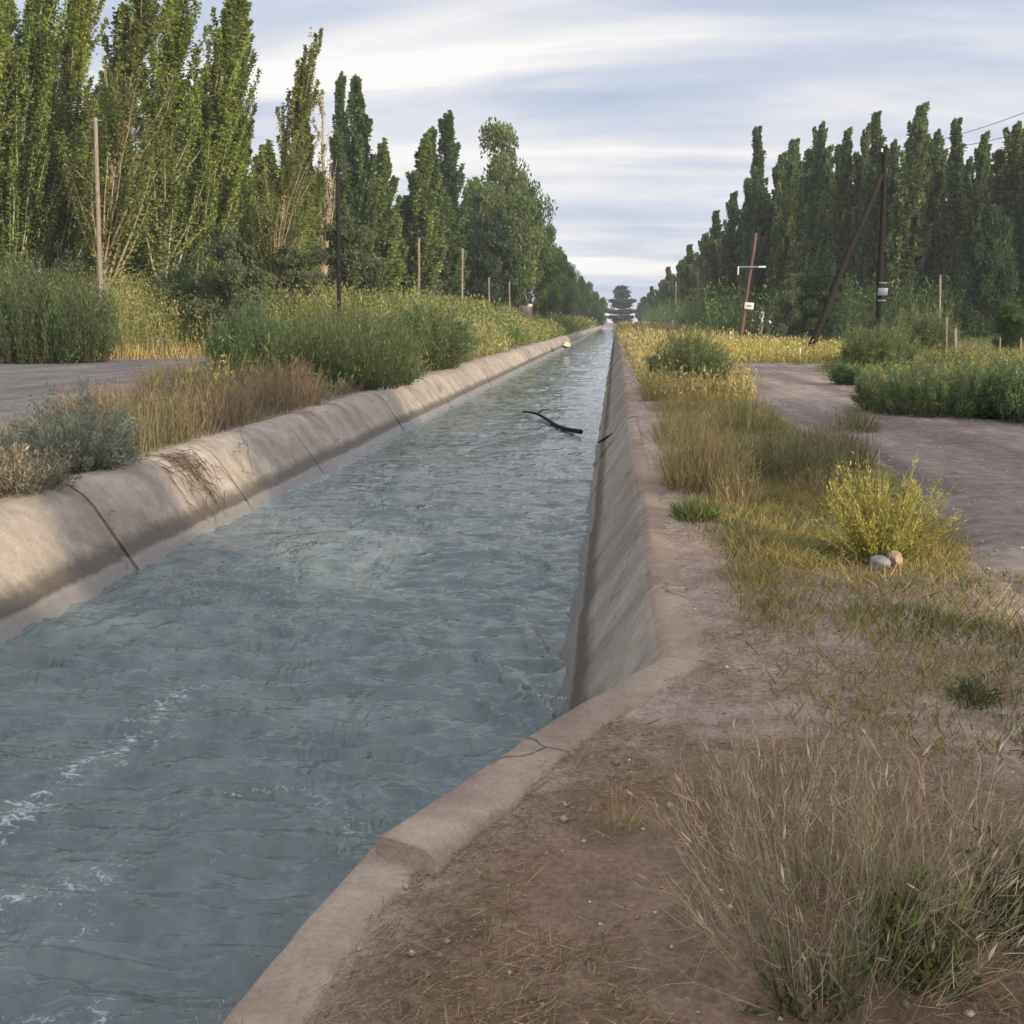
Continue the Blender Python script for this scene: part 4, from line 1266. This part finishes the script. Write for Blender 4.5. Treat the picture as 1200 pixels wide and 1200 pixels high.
# foreground dry weed clump and green weeds at its foot
DRYF = [(0.28, 0.215, 0.15), (0.34, 0.27, 0.195), (0.19, 0.14, 0.10), (0.2, 0.175, 0.11), (0.13, 0.13, 0.07)]
place_tuft('dry_weed', 985, 1135, 320, 295, 0.34, 360, 0.0023, DRYF, 'large dry brown weed clump filling the right foreground', 61, cat='weed', spread=0.7, twig=9, heads=0.5, bend=0.16, root=0.75)
place_tuft('dry_weed', 1110, 1060, 200, 215, 0.3, 200, 0.0024, DRYF, 'thin dry weed behind the large clump at the right border', 62, cat='weed', spread=0.6, twig=8, heads=0.4, root=0.85)
place_tuft('dry_weed', 905, 1010, 230, 180, 0.3, 180, 0.0024, DRYF, 'straw coloured dry weed behind the large clump on its left', 63, cat='weed', spread=0.5, twig=8, heads=0.5, root=0.9)
place_tuft('dry_weed', 725, 965, 60, 95, 0.10, 46, 0.004, STRAW, 'thin pale dry stalks standing alone left of the big clump', 64, cat='weed', spread=0.6, twig=2, heads=0.4)
place_tuft('dry_weed', 255, 1205, 60, 85, 0.06, 50, 0.003, STRAW, 'pale grass stalks at the edge of the lower wall top', 65, cat='weed', spread=0.8, heads=0.5)
place_tuft('dry_weed', 345, 1215, 90, 60, 0.08, 70, 0.003, STRAW, 'short straw tuft at the bottom border beside the wall', 66, cat='weed', spread=0.8, heads=0.3)
place_shrub('green_weed', 1075, 1155, 150, 110, 0.12, 0.035, [(0.085, 0.11, 0.03), (0.11, 0.14, 0.04), (0.06, 0.085, 0.025)], 'yellow green weed at the foot of the dry clump', 42, 26, 67, cat='weed', ragged=0.8, dome=0.3, up=1.2)
place_shrub('green_weed', 950, 1190, 180, 70, 0.13, 0.024, OLIVE + GRASSG, 'dark green weed low under the dry clump', 36, 18, 68, cat='weed', ragged=0.8, dome=0.3)
place_shrub('green_weed', 1175, 1100, 110, 120, 0.12, 0.035, OLIVE, 'green weed at the right border beside the dry clump', 34, 22, 69, cat='weed')
place_shrub('green_weed', 1140, 815, 66, 26, 0.14, 0.025, GRASSG + OLIVE, 'small flat green weed alone on the bare dirt', 40, 16, 70, cat='weed', ragged=0.8)
# canal verge clumps on the right
GV = 'tall grass clumps on the right verge'
place_tuft('grass_clump', 822, 572, 110, 96, 0.75, 900, 0.007, STRAW + [(0.2, 0.18, 0.07)], 'tall golden straw clump leaning over the right lining', 71, group=GV, heads=0.3, twig=2, root=0.8, spread=0.25)
place_tuft('grass_clump', 800, 520, 80, 60, 0.9, 500, 0.008, STRAW, 'straw grass clump in front of the rounded bush', 72, group=GV, heads=0.3, root=0.8, spread=0.25)
place_tuft('grass_clump', 915, 560, 150, 75, 0.8, 800, 0.008, [(0.115, 0.115, 0.055), (0.14, 0.13, 0.065), (0.09, 0.095, 0.045)], 'grey olive weed clump between the straw clump and the track', 73, group=GV, heads=0.2, twig=4, root=0.9, spread=0.2)
place_tuft('grass_clump', 975, 540, 90, 62, 0.6, 500, 0.010, [(0.15, 0.12, 0.08), (0.13, 0.12, 0.065)], 'thin brown weeds at the left edge of the track', 74, group=GV, heads=0.2, twig=3, root=0.95, spread=0.15)
for i, (px, py, w, h, cols, lab) in enumerate((
        (862, 588, 60, 60, STRAW, 'short straw tuft in front of the tall golden clump'),
        (872, 505, 80, 55, STRAW + OLIVE, 'mixed straw tuft behind the grey olive weeds'),
        (955, 575, 70, 42, [(0.14, 0.13, 0.065)] + STRAW, 'low olive tuft left of the yellow bush'),
        (770, 470, 50, 50, STRAW, 'golden tuft at the canal edge left of the rounded bush'),
        (880, 640, 70, 30, STRAW + OLIVE, 'low dry tuft amid the short verge grass'),
        (1000, 505, 60, 40, BROWN + OLIVE, 'thin tuft at the track edge behind the brown weeds'))):
    place_tuft('grass_clump', px, py, w, h, 0.5, 330, 0.007, cols, lab, 171 + i, group=GV, heads=0.3, twig=2, root=0.75, spread=0.45)
place_tuft('grass_clump', 815, 610, 70, 36, 0.4, 500, 0.008, GRASSG + OLIVE, 'short green grass clump overhanging the right coping', 75, group=GV)
# left bank clumps above the lining
GB = 'tall weeds on the left bank'
for i, (px, py, w, h, cols, lab) in enumerate((
        (200, 535, 140, 112, [(0.10, 0.105, 0.05), (0.13, 0.115, 0.06)], 'tall olive brown weed clump right of the sage bush'),
        (270, 512, 120, 100, BROWN + [(0.12, 0.11, 0.055)], 'brown dry grass clump above the joint in the left lining'),
        (340, 488, 110, 88, BROWN + STRAW[:1], 'reddish brown grass clump below the dark blue green bush'),
        (140, 500, 140, 62, [(0.12, 0.12, 0.065)] + BROWN, 'thin weed clump at the road edge behind the sage bush'),
        (230, 470, 120, 70, BROWN + [(0.12, 0.11, 0.055)], 'thin brown weeds standing against the road'))):
    place_tuft('grass_clump', px, py - 9, w * 1.1, h * 0.8, 1.3, 800, 0.011, cols, lab, 81 + i, group=GB, heads=0.25, twig=3, root=0.95, spread=0.15, xmax=-5.85, lean=(0.06, 0))
# twiggy debris on left lining
rng = np.random.default_rng(90)
pd = onz(262, 556, -0.25)
paths = []
for k in range(130):
    c0 = np.array([-5.28 + rng.normal(0, 0.13), pd[1] + rng.normal(0, 0.32), 0]); c0[2] = np.interp(c0[0], [-5.75, -5.4, -5.27, -4.82], [0.035, -0.07, -0.2, -0.9]) + 0.03
    d = np.array([rng.normal(), rng.normal() * 1.2, 0]); d /= np.linalg.norm(d); L = rng.uniform(0.1, 0.32)
    e_ = c0 + d * L; e_[2] = np.interp(e_[0], [-5.75, -5.4, -5.27, -4.82], [0.035, -0.07, -0.2, -0.9]) + rng.uniform(0.015, 0.04)
    paths.append((np.array([c0, (c0 + e_) / 2 + rng.normal(0, 0.015, 3), e_]), [0.005, 0.004, 0.002]))
tag(link('twig_debris', tube_mesh('twig_debris', paths, 4), M_BROWNBARK), 'dark tangle of dead twigs caught on the left lining', 'debris', kind='stuff')


# ground cover: masses nobody could count ---------------------------------------
def cover(name, pts, hts, width, cols, seed, label, leanx=0.0, spread=0.35, per_leaf=0, leaf=0.1, mat=None, headf=0.0):
    rng = np.random.default_rng(seed)
    n = len(pts)
    b = np.column_stack([pts, gh(pts[:, 0], pts[:, 1]) - 0.01])
    tip = b + np.column_stack([rng.normal(0, spread, n) * hts + leanx * hts, rng.normal(0, spread, n) * hts, hts])
    if callable(cols): ct = cols(pts, rng)
    else: ct = pick(cols, n, rng, 0.2)
    parts = [blade_arrays(b, tip, width, ct * rng.uniform(0.6, 0.95, (n, 1)), ct, rng, 0.2)]
    if per_leaf:
        k = np.repeat(np.arange(n), per_leaf); u = rng.uniform(0.12, 1.05, len(k))[:, None]
        lf = np.broadcast_to(leaf, (len(k),)) if np.ndim(leaf) == 0 else leaf[k]
        p0 = b[k] + (tip[k] - b[k]) * u + rng.normal(size=(len(k), 3)) * lf[:, None] * 0.7
        p0[:, 2] = np.maximum(p0[:, 2], b[k][:, 2])
        d = unit(tip[k] - b[k]) * 0.8 + rng.normal(size=(len(k), 3)) * 0.6
        sz = lf * rng.uniform(0.6, 1.4, len(k))
        co, q, c = leaf_arrays(p0, d, sz, sz * 0.3, ct[k] * rng.uniform(0.75, 1.2, (len(k), 1)), rng)
        parts.append((co, q, None, c))
    co, q, t, c = merge(parts)
    o = link(name, mesh_np(name, co, q, t, c), mat or M_GRASS)
    tag(o, label, kind='stuff')
    return o


def scatter(x0, x1, y0, y1, n, rng, dens=None, ybias=0.0):
    """random plan points; ybias > 0 puts more of them near y0"""
    u = rng.random(n); y = y0 * (y1 / y0) ** u if ybias else y0 + (y1 - y0) * u
    x = x0 + (x1 - x0) * rng.random(n)
    p_ = np.column_stack([x, y])
    if dens is not None: p_ = p_[rng.random(n) < dens(p_[:, 0], p_[:, 1])]
    return p_


rng = np.random.default_rng(120)
# left: tall yellow green weeds from the road bend to the far end
def left_mass(x, y):
    inside = sstep(0.0, 1.5, y - bend(x))
    strip = sstep(-10.0, -9.0, x) * sstep(19, 34, y)
    return np.clip(inside + strip, 0, 1) * sstep(-5.85, -6.25, x) * (0.45 + 0.55 * sstep(0.35, 0.55, fbm(x * 0.35, y * 0.35, 3, 71)))


def mix2(a, b_, s, seed):
    def f(p_, r):
        w = sstep(0.42, 0.58, fbm(p_[:, 0] * s, p_[:, 1] * s, 3, seed))[:, None]
        return pick(a, len(p_), r, 0.2) * (1 - w) + pick(b_, len(p_), r, 0.2) * w
    return f


YG = [(0.165, 0.165, 0.062), (0.2, 0.19, 0.08), (0.135, 0.145, 0.055)]
pts = np.concatenate([scatter(-36, -5.8, 41, 62, 24000, rng, left_mass), scatter(-20, -5.8, 19, 110, 17000, rng, left_mass, 1), scatter(-13, -5.8, 90, 400, 7000, rng, left_mass, 1)])
hts = np.interp(pts[:, 1], [19, 30, 44], [0.45, 0.75, 1.0]) * np.interp(pts[:, 0], [-30, -12, -7, -5.9], [3.1, 2.1, 1.5, 0.55]) * rng.uniform(0.5, 1.1, len(pts)) * (0.75 + 0.5 * fbm(pts[:, 0] * 0.4, pts[:, 1] * 0.4, 3, 77))
wd = np.clip(0.02 * pts[:, 1] / 50, 0.02, 0.12)
cover('weed_thicket', pts, hts, wd, mix2(YG, OLIVE, 0.3, 91), 121, 'tall yellow green weeds along the left bank', 0.05, 0.18, 9, np.clip(0.15 * pts[:, 1] / 50, 0.15, 0.7))
# golden dry front of the thicket beyond the road
gold = lambda x, y: sstep(-0.6, 0.6, y - bend(x)) * sstep(3, 2, y - bend(x)) * sstep(-24, -22, x)
pts = scatter(-30, -10, 42, 58, 16000, rng, gold)
cover('dry_grass', pts, 0.75 * rng.uniform(0.4, 1.2, len(pts)), 0.025, [(0.34, 0.24, 0.1), (0.4, 0.29, 0.14), (0.27, 0.2, 0.08)], 122, 'golden dry grass at the foot of the left thicket', 0, 0.2)
# strip between lining and left road, low
lowl = lambda x, y: sstep(-5.75, -6.1, x) * sstep(-10.2, -8.4, x) * (0.25 + 0.75 * sstep(0.42, 0.55, fbm(x * 0.9, y * 0.6, 3, 33)))
pts = scatter(-10.2, -5.7, 7, 45, 34000, rng, lowl, 1)
cover('dry_grass', pts, np.clip(0.22 * rng.uniform(0.3, 1.4, len(pts)) * (0.5 + pts[:, 1] / 22), 0.05, 0.9), 0.009, mix2(BROWN + [(0.13, 0.12, 0.08)], SAGE + BROWN, 0.7, 95), 123, 'low dry grass between the left lining and the road', 0.1, 0.45)
# right verge: short olive grass, then tall straw beyond the bush
verge = lambda x, y: sstep(0.6, 1.0, x + 0.3 * (fbm(x * 2, y * 2, 3, 8) - .5)) * (1 - track_mask(x + 0.2, y)) * sstep(3.6, 2.4, x + (0 if True else 0)) * (0.3 + 0.7 * sstep(0.36, 0.54, fbm(x * 1.1, y * 0.9, 3, 41)))
pts = scatter(0.5, 4.2, 4.0, 24, 170000, rng, lambda x, y: verge(x, y) * (0.16 + 0.84 * sstep(5.0, 6.8, y + 0.5 * (fbm(x * 2, y * 2, 2, 6) - .5))), 1)
cover('grass', pts, 0.085 * rng.uniform(0.3, 1.5, len(pts)) * (0.7 + pts[:, 1] / 20), 0.006, mix2([(0.19, 0.165, 0.055), (0.15, 0.14, 0.045), (0.24, 0.19, 0.075)], OLIVE + STRAW, 0.9, 97), 124, 'short olive yellow grass on the right verge', 0.0, 0.6)
far_v = lambda x, y: sstep(0.55, 0.8, x) * (1 - track_mask(x, y)) * sstep(3.0 + 0.02 * 60, 2.6, x - (y - 22) * 0.035)
pts = np.concatenate([scatter(0.55, 7, 22, 70, 26000, rng, far_v, 1), scatter(0.55, 10, 60, 300, 12000, rng, None, 1)])
cover('straw_grass', pts, np.clip(0.55 * rng.uniform(0.35, 1.2, len(pts)) * (0.7 + 0.7 * fbm(pts[:, 0] * .5, pts[:, 1] * .3, 3, 19)), 0.1, 1.1), np.clip(0.012 * pts[:, 1] / 25, 0.012, 0.09), mix2(STRAW + [(0.24, 0.21, 0.075)], [(0.15, 0.15, 0.05), (0.18, 0.17, 0.06)] + STRAW, 0.3, 99), 125, 'tall straw yellow grass along the right canal edge', 0.0, 0.2, 2, np.clip(0.1 * pts[:, 1] / 30, 0.1, 0.5))
# grass bar across the end of the track
endg = lambda x, y: sstep(42.5, 45, y + 0.6 * fbm(x, y, 2, 3)) * sstep(62, 56, y)
pts = scatter(3.5, 10.5, 42, 62, 9000, rng, endg)
cover('straw_grass', pts, 0.6 * rng.uniform(0.35, 1.3, len(pts)), 0.022, [(0.24, 0.22, 0.065), (0.19, 0.19, 0.06), (0.28, 0.24, 0.09)], 126, 'yellow grass across the end of the track', 0.0, 0.25, 2, 0.14)
# weedy field to the right
rf = lambda x, y: (1 - track_mask(x - 0.4, y)) * sstep(5.4, 6.6, x - (y - 22) * 0.06) * sstep(16.6, 18.2, y + 0.15 * x - 0.6)
pts = np.concatenate([scatter(5, 30, 17, 52, 26000, rng, rf), scatter(8, 60, 50, 96, 16000, rng)])
cover('field_weeds', pts, np.clip(0.4 * rng.uniform(0.3, 1.4, len(pts)) * (0.4 + 1.2 * fbm(pts[:, 0] * .3, pts[:, 1] * .3, 3, 23)), 0.06, 1.3), 0.02, mix2(GRASSG + OLIVE, [(0.17, 0.14, 0.06), (0.13, 0.125, 0.05)], 0.2, 101), 127, 'mixed green weeds covering the field on the right', 0, 0.3, 4, 0.11)
# dark undergrowth at the foot of both tree rows
pts = np.concatenate([scatter(14, 60, 92, 104, 6000, rng), scatter(9, 14, 100, 390, 5000, rng), scatter(-45, -24, 60, 130, 9000, rng), scatter(-36, -22, 110, 220, 4000, rng), scatter(-24, -11, 230, 400, 3000, rng)])
cover('undergrowth', pts, 4.2 * rng.uniform(0.25, 1.2, len(pts)) ** 1.3, 0.05, DARK_POP, 128, 'dark undergrowth at the foot of the tree rows', 0, 0.25, 7, 0.4)
# litter near the lens: flat straw on the dirt
def lit_d(x, y):
    a = sstep(0.12, 0.3, x - lip_r(y)) * (1 - track_mask(x, y))
    return a * (0.1 + 0.9 * sstep(0.44, 0.58, fbm(x * 1.6, y * 1.6, 4, 63)))


pts = scatter(-1.1, 4.2, 1.9, 9.5, 190000, rng, lit_d, 1)
n = len(pts)
b3 = np.column_stack([pts, gh(pts[:, 0], pts[:, 1]) + rng.uniform(0.004, 0.02, n)])
az = rng.normal(0.2, 1.2, n)
L = rng.uniform(0.015, 0.07, n) * rng.choice([0.6, 1.0, 1.5], n)
tip = b3 + np.column_stack([np.cos(az) * L, np.sin(az) * L, rng.normal(0.004, 0.014, n)])
tip[:, 2] = np.maximum(tip[:, 2], gh(tip[:, 0], tip[:, 1]) + 0.003)
ct = pick([(0.17, 0.12, 0.075), (0.22, 0.165, 0.10), (0.12, 0.085, 0.055), (0.25, 0.19, 0.125), (0.16, 0.135, 0.065)], n, rng, 0.2)
co, q, t, c = blade_arrays(b3, tip, rng.uniform(0.0012, 0.0028, n), ct * 0.85, ct, rng, 0.12)
tag(link('straw_litter', mesh_np('straw_litter', co, q, t, c), M_GRASS), 'matted brown straw lying on the foreground dirt', kind='stuff')
# pebbles and crumbs
pp = scatter(-1.0, 9, 2.0, 24, 12000, rng, lambda x, y: sstep(0.05, 0.2, x - lip_r(y)) * (0.35 + 0.65 * track_mask(x, y)), 1)
n = len(pp); r = rng.uniform(0.003, 0.011, n) * rng.choice([1, 1, 1, 1.8], n)
octv = np.array([(1, 0, 0), (0, 1, 0), (-1, 0, 0), (0, -1, 0), (0, 0, .7), (0, 0, -.7)], float)
octf = np.array([(0, 1, 4), (1, 2, 4), (2, 3, 4), (3, 0, 4), (1, 0, 5), (2, 1, 5), (3, 2, 5), (0, 3, 5)])
base = np.column_stack([pp, gh(pp[:, 0], pp[:, 1]) + r * 0.3 + 0.008 * track_mask(pp[:, 0], pp[:, 1])])
co = (base[:, None] + octv[None] * r[:, None, None] * rng.uniform(0.6, 1.3, (n, 6, 1))).reshape(-1, 3)
tr = (np.arange(n)[:, None, None] * 6 + octf[None]).reshape(-1, 3)
tag(link('pebbles', mesh_np('pebbles', co, None, tr, np.repeat(pick([(0.3, 0.24, 0.2), (0.2, 0.16, 0.14), (0.38, 0.32, 0.28)], n, rng), 6, 0)), M_GRASS), 'small stones scattered over the dirt and track', kind='stuff')

for k_, o in list(protos.items()):
    if k_ not in used:
        for ch in list(o.children): bpy.data.objects.remove(ch)
        bpy.data.objects.remove(o)

# ------------------------------------------------------------------ light and sky
SUN_EL, SUN_AZ = math.radians(17), math.radians(128)         # azimuth clockwise from the canal's direction
w = bpy.data.worlds.new('World'); S.world = w; w.use_nodes = True
nt = w.node_tree; nt.nodes.clear()
sky = N(nt, 'ShaderNodeTexSky'); sky.sky_type = 'NISHITA'; sky.sun_disc = False
sky.sun_elevation = SUN_EL; sky.sun_rotation = SUN_AZ; sky.altitude = 600; sky.dust_density = 1.5
bg = N(nt, 'ShaderNodeBackground'); bg.inputs['Strength'].default_value = 0.12
nt.links.new(sky.outputs[0], bg.inputs['Color'])
d = N(nt, 'ShaderNodeTexCoord').outputs['Generated']
sep = N(nt, 'ShaderNodeSeparateXYZ'); nt.links.new(d, sep.inputs[0])
zz = math_n(nt, 'ADD', math_n(nt, 'MAXIMUM', sep.outputs['Z'], 0.0), 0.16)
cx = math_n(nt, 'DIVIDE', sep.outputs['X'], zz); cy = math_n(nt, 'DIVIDE', sep.outputs['Y'], zz)
comb = N(nt, 'ShaderNodeCombineXYZ'); nt.links.new(cx, comb.inputs[0]); nt.links.new(cy, comb.inputs[1])
v1 = mapping(nt, comb.outputs[0], (0.42, 1.15, 1), (0, 0, math.radians(-14)), (3.1, 0.4, 0))
n1 = noise(nt, v1, 1.0, 6, 0.52, 0.7)
v2 = mapping(nt, comb.outputs[0], (0.6, 2.6, 1), (0, 0, math.radians(-10)), (0.2, 5.0, 0))
n2 = noise(nt, v2, 1.0, 5, 0.55, 0.5)
f = math_n(nt, 'MULTIPLY_ADD', n2, 0.45, math_n(nt, 'MULTIPLY', n1, 0.75))
ccol = ramp(nt, [(0.44, (0.31, 0.365, 0.475)), (0.53, (0.40, 0.44, 0.525)), (0.60, (0.52, 0.525, 0.56)), (0.69, (0.68, 0.66, 0.645))], f)
cb = N(nt, 'ShaderNodeBackground'); nt.links.new(ccol.outputs[0], cb.inputs['Color']); 
dp = N(nt, 'ShaderNodeVectorMath', operation='DOT_PRODUCT'); nt.links.new(d, dp.inputs[0])
dp.inputs[1].default_value = (math.sin(SUN_AZ) * math.cos(SUN_EL), math.cos(SUN_AZ) * math.cos(SUN_EL), math.sin(SUN_EL))
nt.links.new(math_n(nt, 'MULTIPLY_ADD', math_n(nt, 'MAXIMUM', math_n(nt, 'ADD', dp.outputs['Value'], 0.25), 0.0), 1.45, 1.2), cb.inputs['Strength'])   # the cloud deck is brighter round the sun
cov = ramp(nt, [(0.40, (0.85,) * 3), (0.52, (0.98,) * 3)], f)
mx = N(nt, 'ShaderNodeMixShader'); nt.links.new(cov.outputs[0], mx.inputs[0]); nt.links.new(bg.outputs[0], mx.inputs[1]); nt.links.new(cb.outputs[0], mx.inputs[2])
wo = N(nt, 'ShaderNodeOutputWorld'); nt.links.new(mx.outputs[0], wo.inputs['Surface'])

sl = bpy.data.lights.new('sun', 'SUN'); sl.energy = 5.0; sl.angle = math.radians(0.6); sl.color = (1.0, 0.82, 0.58)
so = bpy.data.objects.new('sun', sl); COL.objects.link(so)
dirv = Vector((math.sin(SUN_AZ) * math.cos(SUN_EL), math.cos(SUN_AZ) * math.cos(SUN_EL), math.sin(SUN_EL)))
so.rotation_euler = dirv.to_track_quat('Z', 'Y').to_euler(); so.location = (30, -20, 30)

cam = bpy.data.cameras.new('camera'); co_ = bpy.data.objects.new('camera', cam); COL.objects.link(co_)
cam.sensor_width = 36; cam.lens = 36 * F_PX / 1200; cam.clip_end = 3000; cam.clip_start = 0.05
co_.location = EYE
co_.rotation_euler = (math.pi / 2 - PITCH, 0, YAW)
S.camera = co_
S.view_settings.view_transform = 'Standard'; S.view_settings.look = 'None'; S.view_settings.exposure = 0.34; S.view_settings.gamma = 1
S.render.engine = 'CYCLES'
S.cycles.use_denoising = True
hz = link('haze', mesh_np('haze', *box_arrays((0, 230, 24), (1400, 700, 56))))
hm = bpy.data.materials.new('haze'); nt, n_, l_ = nodes(hm)
pv = N(nt, 'ShaderNodeVolumePrincipled'); pv.inputs['Color'].default_value = (0.86, 0.92, 1.0, 1); pv.inputs['Density'].default_value = 0.00036; pv.inputs['Anisotropy'].default_value = 0.2
ho = nt.nodes.new('ShaderNodeOutputMaterial'); l_.new(pv.outputs[0], ho.inputs['Volume'])
hz.data.materials.append(hm); tag(hz, 'thin pale evening haze over the whole place', kind='stuff')
S.cycles.volume_bounces = 0
S.cycles.max_bounces = 6; S.cycles.transparent_max_bounces = 8
